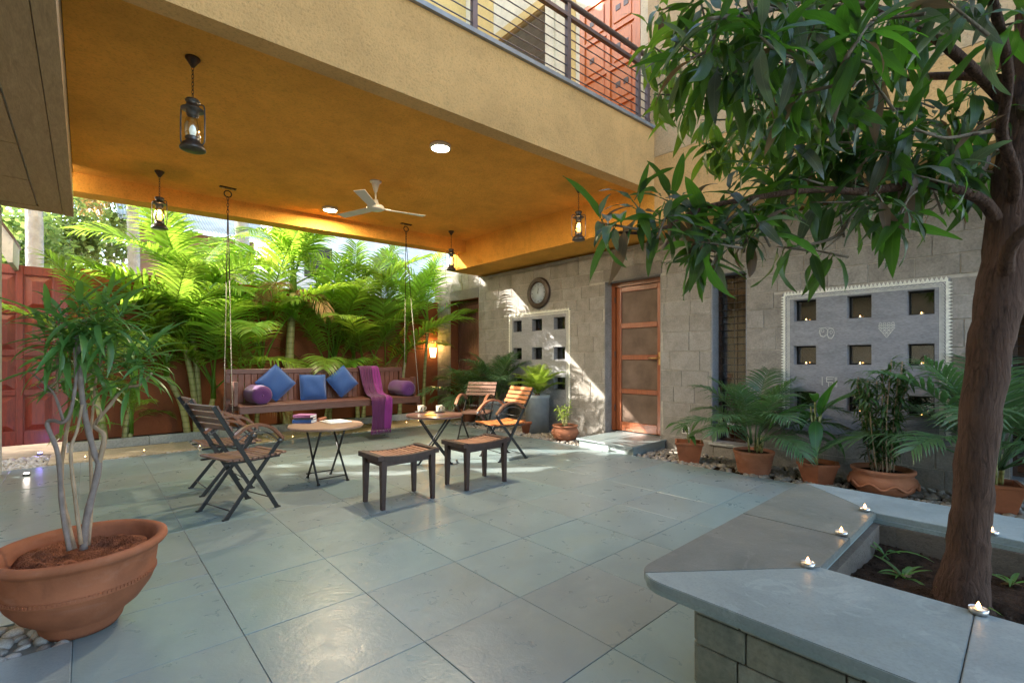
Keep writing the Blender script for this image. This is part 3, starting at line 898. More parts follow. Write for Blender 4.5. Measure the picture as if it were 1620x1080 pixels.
MB().tube([(XL, fy(XL) + .055, 5.375), (XR - .004, fy(XR) + .055, 5.375)], .032, 10).build('handrail', M['rail_paint'], rl)
for k in range(6):
    zz = 4.54 + k * .107
    MB().tube([(XL, fy(XL) + .055, zz), (XR - .004, fy(XR) + .055, zz)], .0065, 6).build('rail_rod', M['rail_paint'], rl)
for xx in (.15, 1.46, 2.777, 4.073, 5.396, 5.60):
    MB().rect(xx - .028, xx + .028, fy(xx) + .032, fy(xx) + .078, 4.43, 5.35).build('rail_post', M['rail_paint'], rl)
MB().prism([(-.16, by(-.16) + .301), (5.9, by(5.9) + .301), (5.9, by(5.9) + .55), (-.16, by(-.16) + .55)], 3.70, 9.8).build('terrace_shade_wall', M['yellow_plaster'], up)  # back wall added this high to keep sun off the balcony
MB().prism([(3.0, by(3.0) + .295), (4.3, by(4.3) + .295), (4.3, by(4.3) + .302), (3.0, by(3.0) + .302)], 5.0, 9.0).build('brown_panel', M['terracotta_plaster'], up)
MB().rect(-.30, -.127, 7.88, 8.80, 3.72, 10.4).build('terrace_sun_block', M['yellow_plaster'], up)  # unseen filler added to close a gap where sun reached the balcony
# house wall behind the balcony (faces -X)
BX = 5.90
k_ = BX / 5.68
BD = (3.62 * k_, 4.70 * k_, 4.02, 6.9); BW = (5.42 * k_, 6.75 * k_, 4.6, 7.42); BP = (7.42 * k_, 8.1 * k_, 5.8, 8.0)
b = MB()
for q in sub_rects((fy(XR) + .1, 9.0, 4.005, 9.2), [BD, BW, BP]): b.rect(BX, BX + .3, q[0], q[1], q[2], q[3])
b.build('balcony_wall', M['cream_plaster'], up)
MB().rect(BX - .012, BX + .05, 4.78 * k_, 5.0 * k_, 4.0, 9.2).build('pilaster', M['yellow_plaster'], up)
MB().rect(BX - .035, BX + .05, 5.22 * k_, 5.41 * k_, 4.0, 9.2).build('pilaster', M['cream_plaster'], up)
MB().rect(BX - .02, BX + .05, 6.78 * k_, 7.40 * k_, 4.0, 9.2).build('pilaster', M['yellow_plaster'], up)
MB().rect(BX - .03, BX + .05, 5.42 * k_, 6.76 * k_, 7.43, 7.6).build('window_head', M['yellow_plaster'], up)
MB().rect(BX + .01, BX + .06, BP[0], BP[1], BP[2], BP[3]).build('brown_panel', M['terracotta_plaster'], up)
bd = MB().rect(BX + .02, BX + .06, BD[0] + .002, BD[1] - .002, BD[2], BD[3] - .002).build('balcony_door', M['balcony_wood'], up)
w_ = BD[1] - BD[0]
for a, c in ((.0, .09), (.47, .53), (.91, 1.0)):
    MB().rect(BX - .005, BX + .018, BD[0] + .004 + a * (w_ - .008), BD[0] + .004 + c * (w_ - .008), BD[2], BD[3] - .004).build('stile', M['balcony_wood'], bd)
zs = [4.03, 4.55, 5.15, 5.72, 6.3, 6.88]
for s0, s1 in ((.09, .47), (.53, .91)):
    ya, yb = BD[0] + .004 + s0 * (w_ - .008) + .001, BD[0] + .004 + s1 * (w_ - .008) - .001
    for zz in zs:
        MB().rect(BX - .004, BX + .018, ya, yb, zz - .045, zz + .01).build('rail', M['balcony_wood'], bd)
    for z0, z1 in zip(zs[:-1], zs[1:]):
        ym = (ya + yb) / 2
        MB().cbox(BX + .004, BX + .03, ya + .05, yb - .05, z0 + .06, z1 - .1, .01).build('raised_panel', M['balcony_wood'], bd)
        for off in ((-.07, .07) if s0 < .3 else (.07,)):
            MB().rect(BX - .004, BX + .0035, ym + off - .04, ym + off + .04, (z0 + z1) / 2 - .06, (z0 + z1) / 2 + .02).build('square_pane', M['dark_wood'], bd)
MB().tube([(BX - .04, BD[1] - .13, 4.95), (BX - .04, BD[1] - .13, 5.1)], .018, 8).build('handle', M['brass'], bd)
lw = MB().rect(BX + .18, BX + .2, BW[0], BW[1], BW[2], BW[3]).build('louvre_window', M['dark_room'], up)
zz = BW[2] + .04
while zz < BW[3]:
    MB().box((BX + .09, (BW[0] + BW[1]) / 2, zz), (.11, BW[1] - BW[0] - .01, .012), (0, .7, 0)).build('louvre', M['ledge_metal'], lw); zz += .1

# left-hand building with its boarded overhang
lb = thing('side_building', 'building at the left with a boarded overhang, raised out of view to block sun', 'building', (0, 0, 0))
MB().rect(-6.0, -1.62, -5.0, 7.85, -.05, 10.5).build('wall', M['side_plaster'], lb)  # unseen height added to block sun, pale colour to bounce fill light
SY1 = 7.87; SZ = 3.06
MB().rect(-1.62, -.125, -5, SY1, SZ + .02, 10.49).build('overhang', M['side_plaster'], lb)
MB().rect(-.20, -.108, -5, SY1 + .004, SZ - .012, 3.2).build('edge_board', M['soffit_board'], lb)
MB().rect(-1.62, -.204, SY1 - .22, SY1 + .003, SZ - .004, SZ + .03).build('end_board', M['soffit_board'], lb)
MB().rect(-.40, -.206, -5, SY1 - .224, SZ - .004, SZ + .03).build('side_board', M['soffit_board'], lb)
yy = SY1 - .235
while yy > -1:
    MB().rect(-1.6, -.415, yy - 1.03, yy, SZ - .002, SZ + .03).build('soffit_panel', M['soffit_board'], lb); yy -= 1.045
pl = MB().cbox(-.93, -.705, 7.62, 7.86, -.06, SZ - .02, .006).build('pillar', M['kerb_stone'])
tag(pl, 'slim grey pillar under the overhang by the red gate', 'pillar')
cp = thing('stair_canopy', 'small grey sloping canopy in front of the red gate top', 'canopy', (0, 0, 0))
cb_ = [on_y(0, 345, 9.0), on_y(21, 378, 9.0), on_y(20, 415, 9.0), on_y(12, 415, 9.0), on_y(0, 395, 9.0)]
cm = MB(); n = len(cb_)
cm.add([(p.x, p.y, p.z) for p in cb_] + [(p.x, p.y + .8, p.z) for p in cb_], [tuple(range(n)), tuple(reversed(range(n, 2 * n)))] + [(i, n + i, n + (i + 1) % n, (i + 1) % n) for i in range(n)])
cm.build('canopy_side', M['neighbour_plaster'], cp)
e0, e1 = cb_[0], cb_[1]
MB().bar((e0.x - .3, e0.y + .4, e0.z + .48), (e1.x + .01, e1.y + .4, e1.z + .0), .9, .03, (0, 0, 1)).build('canopy_sheet', M['dark_wood'], cp)

# compound wall and gate (face -Y)
GY = 9.80
cw = MB().rect(-.20, 6.415, GY, GY + .23, -.06, 2.70).build('compound_wall', M['terracotta_plaster'])
cw2 = tag(MB().rect(-7.0, -1.66, GY, GY + .23, -.06, 2.72).build('compound_wall', M['terracotta_plaster']), 'unseen terracotta wall left of the red gate, added to block low sun', 'wall')  # out-of-view stretch added to stop sun entering left of the gate
tag(cw, 'terracotta red plastered compound wall behind the palms', 'wall')
gate = thing('wooden_gate', 'red-brown panelled wooden gate between left building and compound wall', 'gate', (0, GY - .03, 0))
gx = [on_y(u, 500, GY).x for u in (-70, -20, -12, 26, 37, 84, 107)]
gz = [(2.66, 2.53), (2.03, 1.96), (1.44, 1.36), (.86, .79), (.27, .07)]
gb = MB()
MB().rect(gx[0], gx[6], .03, .055, .08, 2.655).build('gate_back', M['gate_wood'], gate)
for a, c in ((gx[1], gx[2]), (gx[3], gx[4]), (gx[5], gx[6])):
    MB().cbox(a, c, 0, .031, .07, 2.66, .004).build('stile', M['gate_wood'], gate)
for zt, zb in gz:
    for a, c in ((gx[2], gx[3]), (gx[4], gx[5])):
        MB().cbox(a + .001, c - .001, .002, .031, zb, zt, .004).build('rail', M['gate_wood'], gate)
for (q0, q1) in zip(gz[:-1], gz[1:]):
    for a, c in ((gx[2], gx[3]), (gx[4], gx[5])):
        z1, z0 = q0[1] - .012, q1[0] + .012; a2, c2 = a + .015, c - .015; e = .075
        f = [(a2, .029, z0), (c2, .029, z0), (c2, .029, z1), (a2, .029, z1), (a2 + e, .002, z0 + e), (c2 - e, .002, z0 + e), (c2 - e, .002, z1 - e), (a2 + e, .002, z1 - e)]
        MB().add(f, [(4, 5, 6, 7), (0, 1, 5, 4), (1, 2, 6, 5), (2, 3, 7, 6), (3, 0, 4, 7)]).build('raised_panel', M['gate_wood'], gate)

# neighbours beyond the wall
nh = thing('neighbour_house', 'pale grey neighbouring house with corrugated sheet roof beyond the compound wall', 'house', (0, 0, 0))
NY = 17.0
p0, p1 = on_y(255, 400, NY), on_y(720, 400, NY)
MB().rect(p0.x, p1.x + 1.2, NY, NY + 5, -.05, 4.2).build('wall', M['neighbour_plaster'], nh)
p2 = on_y(395, 392, NY)
MB().rect(p0.x - .6, p2.x, NY - .55, NY - .05, 3.6, 5.0).build('eave_wall', M['brown_render'], nh)
rf = MB(); n = 150; vs = []; fs = []
x0r, x1r = p0.x - 1.0, p2.x + .5
for i in range(n + 1):
    xx = x0r + (x1r - x0r) * i / n; dz = .035 * math.sin(i * 2.1)
    vs += [(xx, NY - 1.0, 5.0 + dz), (xx, NY + 3.2, 7.2 + dz)]
for i in range(n): fs.append((2 * i, 2 * i + 2, 2 * i + 3, 2 * i + 1))
rf.add(vs, fs, True).build('roof', M['corrugated'], nh)
nh2 = thing('neighbour_block', 'plain light grey plastered block behind the tall palms', 'house', (0, 0, 0))
q0, q1 = on_y(430, 400, 19.5), on_y(690, 400, 19.5)
MB().rect(q0.x, q1.x + .6, 19.5, 24, -.05, 8.2).build('wall', M['neighbour_plaster'], nh2)
MB().rect(q0.x - .3, q1.x + .9, 19.3, 24.2, 8.2, 8.5).build('roof', M['corrugated'], nh2)
for i in range(3):
    xx = q0.x + 1.2 + i * 3.0
    w_ = MB().rect(xx, xx + 1.1, 19.46, 19.52, 4.4, 5.9).build('window', M['dark_room'], nh2)
    MB().rect(xx - .06, xx + 1.16, 19.42, 19.47, 4.3, 4.4).build('sill', M['kerb_stone'], w_)
# ------------------------------------------------------------------ plant building blocks
def leaf_blade(L, W, arch, fold, n=7, wave=0.0, tip=1.0, seed=0, cup=0.0):
    """one leaf along +X from the origin, bending down towards its tip"""
    r = random.Random(seed); b = MB(); vs = []; fs = []; uv = []
    x = z = 0.0; a = .0
    for i in range(n + 1):
        t = i / n
        w = W * (math.sin(math.pi * min(1, (t ** .75) * .97 + .015)) ** .85) * (1 - .15 * t)
        if i == n: w = .002 * W
        a = arch * t
        if i: x += L / n * math.cos(a); z -= L / n * math.sin(a)
        wv = wave * W * math.sin(t * 11 + seed)
        vs += [(x, w / 2, z + fold * w / 2 + wv), (x, 0, z), (x, -w / 2, z + fold * w / 2 - wv)]
        uv += [(t, 0.0), (t, .5), (t, 1.0)]
    for i in range(n):
        k = 3 * i
        fs += [(k, k + 1, k + 4, k + 3), (k + 1, k + 2, k + 5, k + 4)]
    # short stalk
    b.add(vs, fs, True, uv)
    b.tube([(-.12 * L, 0, .012 * L), (0, 0, 0)], .012 * L, 4, False)
    return b
def palm_frond(L, a0, a1, leaf, n=34, seed=0, droop=.5, pet=.22, width=.016):
    """feather frond: starts at the origin going up, leans over towards +X"""
    r = random.Random(seed); b = MB()
    m = 22; pts = []; tang = []
    p = Vector((0, 0, 0))
    side_c = r.uniform(-.12, .12)
    for i in range(m + 1):
        t = i / m; a = a0 + a1 * t ** 1.35
        d = Vector((math.sin(a), side_c * t, math.cos(a))).normalized()
        pts.append(p.copy()); tang.append(d); p = p + d * (L / m)
    b.tube(pts, [.011 * (1 - .82 * i / m) * L / 1.6 + .0015 for i in range(m + 1)], 5, True)
    for s in (-1, 1):
        for k in range(n):
            t = pet + (1 - pet) * (k + r.uniform(-.2, .2) + .5) / n
            t = min(max(t, 0), .995); f = t * m; i = min(int(f), m - 1); u = f - i
            o = pts[i].lerp(pts[i + 1], u); T = tang[i].lerp(tang[i + 1], u).normalized()
            S = Vector((0, 1, 0)); S = (S - T * S.dot(T)).normalized(); N = T.cross(S); 
            if N.z < 0 and abs(N.z) > .2: N = -N
            q = (t - pet) / (1 - pet)
            ll = leaf * (.45 + .75 * math.sin(math.pi * min(1, .18 + q * .78))) * r.uniform(.9, 1.08)
            fwd = .45 + .75 * q
            d0 = (S * s * 1.0 + T * fwd + N * r.uniform(.25, .5)).normalized()
            w = width * (.75 + .5 * math.sin(math.pi * q)) * L / 1.6
            vs = []; pp = o.copy(); d = d0.copy(); seg = 4
            wd = T.cross(d).cross(d); wd = (T - d * T.dot(d)).normalized()
            for j in range(seg + 1):
                ww = w * (.55, 1.0, .9, .55, .06)[j]
                vs += [pp + wd * ww / 2, pp - wd * ww / 2]
                d = (d + Vector((0, 0, -1)) * droop * (.18 + .22 * j) * r.uniform(.7, 1.25)).normalized()
                pp = pp + d * (ll / seg)
            b.add(vs, [(2 * j, 2 * j + 1, 2 * j + 3, 2 * j + 2) for j in range(seg)], False)
    return b
FR = {}
def frond_set(key, mat, L, leaf, n, angs, droop, width=.016, pet=.22):
    FR[key] = [palm_frond(L, a0, a1, leaf, n, 13 * i + len(key), droop, pet, width).mesh('frond', M[mat]) for i, (a0, a1) in enumerate(angs)]
frond_set('big', 'palm_leaf', 1.75, .48, 28, ((.12, .9), (.25, 1.2), (.42, 1.35), (.6, 1.5), (.85, 1.5), (.2, 1.6)), .42, .034)
frond_set('tall', 'palm_leaf', 2.45, .50, 34, ((.05, .8), (.14, 1.0), (.24, 1.2), (.36, 1.4), (.5, 1.5), (.65, 1.5)), .42, .026, .34)
frond_set('big2', 'palm_leaf', 1.45, .40, 26, ((.15, 1.0), (.35, 1.3), (.55, 1.5), (.8, 1.5), (1.1, 1.2)), .5, .030)
frond_set('dry', 'palm_dry', 1.3, .36, 24, ((1.2, 1.6), (1.5, 1.3)), .9, .028)
frond_set('pot', 'palm_leaf_blue', 1.0, .30, 22, ((.12, .9), (.3, 1.2), (.5, 1.5), (.75, 1.5), (1.0, 1.4)), .45, .036, .3)
frond_set('cyc', 'lime_leaf', .62, .17, 30, ((.15, .9), (.4, 1.1), (.7, 1.2)), .3, .03)
def put(mesh, name, parent, loc, rot, s=1.0):
    o = link(name, mesh, parent); o.location = loc; o.rotation_euler = rot
    o.scale = (s, s, s); return o

# ------------------------------------------------------------------ areca palms in the bed
def palm(label, loc, stems, seed, key='big', nf=(7, 9), sc=1.0, dry=1, rad=.045, faces=None):
    r = random.Random(seed)
    t = thing('areca_palm', label, 'palm', loc, 0, 'palms in the planting bed')
    for k, (dx, dy, hgt, lean, az) in enumerate(stems):
        top = Vector((dx + math.cos(az) * lean, dy + math.sin(az) * lean * .5, hgt))
        pts = spline([(dx, dy, -.05), (dx + (top.x - dx) * .3, dy + (top.y - dy) * .3, hgt * .5), top], 6)
        n = len(pts)
        MB().tube(pts, [rad * (1.25 - .45 * i / n) for i in range(n)], 8).build('stem', M['palm_stem'], t)
        shaft = MB().tube([top - Vector((0, 0, .02)), top + Vector((0, 0, .28)), top + Vector((0, 0, .5))], [rad * .95, rad * .8, rad * .3], 8)
        shaft.build('crown_shaft', M['palm_leaf'], t)
        m = r.randint(*nf); a0 = r.uniform(0, 6.28)
        for i in range(m):
            ms = FR[key]; v = min(int((i / m) * len(ms)), len(ms) - 1)
            a = a0 + i * 2.4 + r.uniform(-.25, .25)
            if math.sin(a) > .75: a += 1.0                       # fronds lean away from the wall
            put(ms[v], 'frond', t, top + Vector((0, 0, .3 - .25 * i / m)), (r.uniform(-.12, .12), r.uniform(-.12, .12), a), sc * r.uniform(.85, 1.12))
        for i in range(dry if k == 0 else 0):
            put(r.choice(FR['dry']), 'dry_frond', t, top, (0, 0, r.uniform(3.3, 6.1)), sc * r.uniform(.8, 1.0))
    return t
BY_ = 9.45
def bx_(u): return on_y(u, 600, BY_).x
palm('leaning areca palm nearest the red gate', (bx_(165), BY_, .05), [(0, 0, .9, .15, 3.4), (.25, .05, .6, .1, 0)], 1, 'big', (5, 6), .9, 0)
palm('tall multi-stemmed areca palm behind the potted dracaena, left of the swing', (bx_(312), BY_, .05), [(0, 0, 1.5, .18, 3.0), (.14, -.06, .6, .1, .5), (-.12, .05, 1.0, .3, 3.3), (.05, .1, 2.0, .15, 2.6)], 33, 'big', (6, 7), 1.05, 1)
palm('bushy areca palm behind the left swing chain', (bx_(395), BY_, .05), [(0, 0, .35, .1, 3.5), (.12, .05, .9, .1, .2)], 3, 'tall', (5, 6), 1.0, 1, .035)
palm('areca palm with a single thick pale trunk behind the blue cushions', (bx_(455), BY_, .05), [(0, 0, 2.55, .12, .4)], 4, 'big', (10, 11), 1.1, 2, .075)
palm('full green areca palm behind the middle blue cushion', (bx_(515), BY_, .05), [(0, 0, .45, .1, .3), (.1, .05, 1.1, .1, .2)], 5, 'tall', (5, 6), 1.0, 0, .035)
palm('spreading areca palm behind the diamond cushion and throw', (bx_(575), BY_, .05), [(0, 0, .4, .1, 1.0), (-.1, .05, 1.3, .1, 2.5)], 6, 'tall', (6, 7), 1.0, 0, .04)
palm('arching areca palm behind the right swing chain', (bx_(632), BY_, .05), [(0, 0, 1.2, .15, .2), (-.2, .05, .4, .1, 3.0)], 8, 'tall', (6, 7), 1.0, 1, .04)
palm('slim areca palm in the corner beside the wall lamp', (bx_(668), BY_ - .05, .05), [(0, 0, 1.9, .12, .2)], 21, 'big', (7, 8), .95, 0, .035)
palm('small low areca palm at the foot of the red gate', (bx_(205), 9.40, .05), [(0, 0, .12, .02, 0)], 9, 'big2', (5, 6), .6, 0, .03)


# ------------------------------------------------------------------ trees beyond the wall
def coconut(label, u, Y, rad, hgt, seed):
    p = on_y(u, 400, Y); r = random.Random(seed)
    t = thing('coconut_tree', label, 'tree', (p.x, Y, -.05), 0, 'coconut trees beyond the wall')
    pts = [(math.sin(z * .5) * .06, 0, z) for z in np.linspace(0, hgt, 40)]
    MB().tube(pts, [rad * (1.1 - .25 * i / 40 + (.05 if i % 2 else 0)) for i in range(40)], 12).build('trunk', M['coconut_bark'], t)
    for i in range(10):
        put(FR['big'][i % 6], 'frond', t, (0, 0, hgt), (0, 0, i * 2.4), 2.0)
    for i in range(3):
        put(FR['dry'][i % 2], 'dry_frond', t, (0, 0, hgt - .3), (0, 0, 2.0 + i * 1.9), 1.7)
coconut('ringed grey coconut trunk standing behind the red gate', 48, 13.0, .125, 9.0, 1)
coconut('slender grey coconut trunk behind the second lantern', 207, 15.0, .13, 6.0, 2)
coconut('grey coconut trunk beside the corrugated roof', 381, 15.5, .19, 7.5, 3)
def far_tree(label, c, rx, rz, seed, n=2600):
    r = random.Random(seed)
    t = thing('far_tree', label, 'tree', (c.x, c.y, -.05))
    MB().tube([(0, 0, 0), (.1, 0, c.z * .5), (0, .1, c.z)], [.16, .12, .06], 8).build('trunk', M['coconut_bark'], t)
    for k in range(5):
        a = k * 1.3; MB().tube([(0, 0, c.z * .55), (math.cos(a) * rx * .5, math.sin(a) * rx * .4, c.z + rz * .3)], [.06, .02], 6).build('limb', M['coconut_bark'], t)
    b = MB(); cl = [(Vector((r.gauss(0, .45) * rx, r.gauss(0, .4) * rx, c.z + r.gauss(0, .45) * rz)), r.uniform(.25, .5) * rx) for _ in range(22)]
    for _ in range(n):
        q, s = r.choice(cl); p = q + Vector((r.gauss(0, .5), r.gauss(0, .5), r.gauss(0, .45))) * s
        d = Vector((r.gauss(0, 1), r.gauss(0, 1), r.gauss(-.3, .6))).normalized() * r.uniform(.1, .2)
        e = d.cross(Vector((r.gauss(0, 1), r.gauss(0, 1), r.gauss(0, 1)))).normalized() * .05
        b.add([p, p + d * .5 + e, p + d, p + d * .5 - e], [(0, 1, 2, 3)])
    stuff(b.build('crown', M['far_leaf'], t))
far_tree('rounded yellow-green shrub tree seen left of the coconut trunk', on_y(30, 385, 14.5), .9, .7, 4)
far_tree('hazy green tree seen under the overhang corner', on_y(95, 370, 16), 1.1, 1.0, 5)
far_tree('unseen dense tree left of the red gate, added to shade the floor', Vector((-7.0, 11.6, 3.5)), 1.9, .9, 9, 7000)  # out-of-view crown added to keep sun off the veranda floor
far_tree('olive tree above the compound wall behind the leftmost palm fronds', on_y(170, 350, 18), 1.5, 1.3, 6)

# ------------------------------------------------------------------ planter bench with the mango tree
PZ = .45
bench = thing('planter_bench', 'raised square planter with wide grey kota stone bench top and tiled base', 'planter', (0, 0, 0))
X0, X1, Y1, HX0, HX1, HY = 1.62, 3.72, 1.075, 2.235, 3.25, .578
YB = -1.7
def arc(cx, cy, r, a0, a1, n=6): return [(cx + r * math.cos(a0 + (a1 - a0) * k / n), cy + r * math.sin(a0 + (a1 - a0) * k / n)) for k in range(n + 1)]
RC = .13; pi = math.pi
g_ = .0015
nc = arc(X0 + RC, Y1 - RC, RC, 3 * pi / 4, pi)             # near corner, front half
nl = arc(X0 + RC, Y1 - RC, RC, pi / 2, 3 * pi / 4)         # near corner, left half
fl = arc(X1 - RC, Y1 - RC, RC, pi / 4, pi / 2)
fr_ = arc(X1 - RC, Y1 - RC, RC, 0, pi / 4)
SEAM = 2.70
def slab_piece(poly, mat, name='top_slab'):
    cx = sum(p[0] for p in poly) / len(poly); cy = sum(p[1] for p in poly) / len(poly)
    poly = [(cx + (x - cx) * (1 - .0008), cy + (y - cy) * (1 - .0008)) for x, y in poly]
    bm = bmesh.new(); vs = [bm.verts.new((x, y, PZ - .03)) for x, y in poly]
    f = bm.faces.new(vs); bm.normal_update()
    if f.normal.z < 0: f.normal_flip()
    e = bmesh.ops.extrude_face_region(bm, geom=[f])
    for v in [q for q in e['geom'] if isinstance(q, bmesh.types.BMVert)]: v.co.z = PZ
    bmesh.ops.recalc_face_normals(bm, faces=bm.faces[:])
    ed = [x for x in bm.edges if all(abs(v.co.z - PZ) < 1e-5 for v in x.verts)]
    bmesh.ops.bevel(bm, geom=ed, offset=.003, segments=2, affect='EDGES')
    me = bpy.data.meshes.new(name); bm.to_mesh(me); bm.free(); me.materials.append(mat)
    link(name, me, bench)
slab_piece([(X0, .127)] + list(reversed(nc)) + [(HX0, HY), (HX0, .127)], M['kota_steel'])
slab_piece([(X0, -.75), (X0, .1255), (HX0, .1255), (HX0, -.75)], M['kota_steel'])
slab_piece([(X0, YB), (X0, -.7515), (HX0, -.7515), (HX0, YB)], M['kota_steel'])
slab_piece(list(reversed(nl)) + [(SEAM, Y1), (SEAM, HY), (HX0, HY)], M['kota_bench'])
slab_piece([(SEAM + .0015, Y1)] + list(reversed(fl)) + [(HX1, HY), (SEAM + .0015, HY)], M['kota_bench'])
slab_piece([(HX1, HY)] + list(reversed(fr_)) + [(X1, .02), (HX1, .02)], M['kota_steel'])
slab_piece([(HX1, .0185), (X1, .0185), (X1, -.9), (HX1, -.9)], M['kota_steel'])
slab_piece([(HX1, -.9015), (X1, -.9015), (X1, YB), (HX1, YB)], M['kota_steel'])
b = MB()                                                    # lower layer of the double edge
b.prism([(X0 + .008, YB), (HX0 + .01, YB), (HX0 + .01, HY + .01), (HX1 - .01, HY + .01), (HX1 - .01, YB), (X1 - .008, YB)] + [(x - .008 if x > 3 else x + .008, y - .008) for x, y in reversed(nc + [])][:0] + list(arc(X1 - RC, Y1 - RC, RC - .008, 0, pi / 2)) + list(arc(X0 + RC, Y1 - RC, RC - .008, pi / 2, pi)), PZ - .052, PZ - .0315)
b.build('under_slab', M['kota_steel'], bench)
BX0, BY1 = 1.825, .90
b = MB()
b.rect(BX0, HX0 + .02, YB, BY1, -.05, PZ - .054).rect(HX1 - .02, 3.54, YB, BY1, -.05, PZ - .0545).rect(HX0 + .02, HX1 - .02, HY - .02, BY1 - .001, -.05, PZ - .0542)
b.build('core', M['planter_render'], bench)
rows = [(.002, .165), (.17, .285), (.29, .393)]
r = random.Random(8)
for z0, z1 in rows:
    y = BY1
    first = True
    while y > -1.5:
        y0 = y - (r.uniform(.15, .2) if first else r.uniform(.30, .42)); first = False
        MB().cbox(BX0 - .018, BX0 - .001, y0 + .003, y - .003, z0, z1, .004).build('base_tile', M['base_tile'], bench); y = y0
    x = BX0
    while x < 3.5:
        x1 = min(x + r.uniform(.3, .42), 3.54)
        MB().cbox(x + .003, x1 - .003, BY1 + .001, BY1 + .018, z0, z1, .004).build('base_tile', M['base_tile'], bench); x = x1
sb = MB(); n = 26; vs = []; fs = []
for i in range(n + 1):
    for j in range(n + 1):
        xx = HX0 + .015 + (HX1 - HX0 - .03) * i / n; yy = -1.6 + (HY + 1.59) * j / n
        vs.append((xx, yy, .285 + r.uniform(-.012, .016) + .02 * math.sin(xx * 7 + yy * 5)))
for i in range(n):
    for j in range(n): fs.append((i * (n + 1) + j, (i + 1) * (n + 1) + j, (i + 1) * (n + 1) + j + 1, i * (n + 1) + j + 1))
sb.add(vs, fs, True).build('soil', M['soil'], bench)

cl_ = MB()
for _ in range(420):
    s_ = r.uniform(.004, .014); vs_, fs_ = r.choice(PEB)
    c_ = Vector((r.uniform(HX0 + .03, HX1 - .03), r.uniform(-.7, HY - .03), .293 + r.uniform(-.004, .008)))
    cl_.add([p * s_ + c_ for p in vs_], fs_, False)
stuff(cl_.build('soil_clods', M['soil'], bench))
# ground plants on the planter soil
def tuft(label, x, y, n, L, seed, mat='strap_leaf', z=.29):
    r = random.Random(seed); t = thing('spider_plant', label, 'plant', (x, y, z), 0, 'small plants in the planter soil')
    for k in range(n):
        me = leaf_blade(L * r.uniform(.7, 1.15), .022, r.uniform(.8, 1.5), .5, 6, 0, 1, k).mesh('leaf', M[mat])
        put(me, 'leaf', t, (0, 0, 0), (0, -r.uniform(.4, 1.2), k * 2.4 + r.uniform(-.3, .3)))
c1 = on_z(1430, 915, .29); tuft('small strappy green plant in the planter soil left of the trunk', c1.x, c1.y, 9, .17, 1)
c1 = on_z(1400, 878, .29); tuft('young leaning sprout with folded leaves in the planter soil', c1.x, c1.y, 4, .22, 2)
c1 = on_z(1522, 955, .30); tuft('grass tuft at the near foot of the mango trunk', c1.x, c1.y, 8, .13, 3, 'lime_leaf')
c1 = on_z(1600, 925, .29); tuft('thin runner plant in the soil right of the trunk', c1.x, c1.y, 5, .16, 4)

# the mango tree
TD = 1.95
tree = thing('mango_tree', 'mango tree with long glossy leaves rising from the planter bench', 'tree', (0, 0, 0))
tp = [(1520, 985, 1.945, .14), (1522, 945, 1.945, .092), (1529, 880, 1.948, .070), (1536, 820, 1.95, .065), (1542, 740, 1.95, .064), (1556, 620, 1.95, .067), (1573, 510, 1.95, .073), (1590, 430, 1.95, .082), (1601, 340, 1.95, .076), (1613, 230, 1.96, .068), (1628, 110, 1.98, .06), (1640, -40, 2.0, .052), (1650, -260, 2.05, .04), (1640, -480, 2.1, .025)]
pp = spline([at(u, v, d) for u, v, d, _ in tp], 5)
rr = []
for i in range(len(tp) - 1):
    for k in range(5): rr.append((tp[i][3] * (1 - k / 5) + tp[i + 1][3] * k / 5) * (1 + .03 * math.sin(i * 5 + k * 2.1)))
rr.append(tp[-1][3])
tb = MB().tube(pp, rr, 18)
for i, p in enumerate(tb.v):                                  # burls and flutes
    tb.v[i] = p + Vector((math.sin(p.z * 17 + p.y * 30), math.cos(p.z * 23 + p.x * 25), 0)) * .0035
tb.build('trunk', M['mango_bark'], tree)
def limb(pts, r0, r1, name='limb', n=5):
    P = spline([at(*p) for p in pts], n); m = len(P)
    MB().tube(P, [r0 + (r1 - r0) * i / (m - 1) for i in range(m)], 8).build(name, M['mango_bark' if r0 > .02 else 'twig_bark'], tree)
limb([(1575, 345, 1.93), (1555, 318, 1.9), (1520, 303, 1.87), (1470, 292, 1.85), (1420, 296, 1.84), (1360, 303, 1.83), (1290, 300, 1.82), (1200, 312, 1.8), (1110, 330, 1.8), (1040, 365, 1.8), (975, 368, 1.8)], .024, .005)
limb([(1370, 303, 1.83), (1345, 345, 1.8), (1320, 375, 1.8), (1275, 388, 1.8), (1245, 392, 1.8)], .009, .003, 'twig')
limb([(1345, 345, 1.8), (1330, 372, 1.78), (1300, 398, 1.76)], .006, .002, 'twig')
limb([(1600, 330, 1.93), (1606, 280, 1.85), (1590, 230, 1.8), (1585, 200, 1.75), (1595, 120, 1.65), (1575, 20, 1.5), (1540, -90, 1.4)], .022, .012)
limb([(1592, 440, 1.92), (1593, 405, 1.85), (1610, 375, 1.8), (1640, 350, 1.75)], .028, .018)
limb([(1585, 205, 1.78), (1540, 212, 1.75), (1490, 218, 1.72), (1440, 200, 1.7)], .009, .003, 'twig')
limb([(1618, 190, 1.96), (1560, 130, 2.0), (1480, 60, 1.9), (1400, 20, 1.75), (1300, -10, 1.6), (1200, -10, 1.5)], .026, .008)
limb([(1400, 20, 1.75), (1330, 80, 1.6), (1260, 130, 1.5), (1200, 150, 1.45)], .012, .003, 'twig')
limb([(1625, 130, 1.98), (1500, 120, 2.2), (1380, 130, 2.4), (1250, 150, 2.5), (1140, 160, 2.6), (1060, 140, 2.6)], .022, .005)
limb([(1250, 150, 2.5), (1180, 210, 2.5), (1120, 235, 2.5)], .01, .003, 'twig')
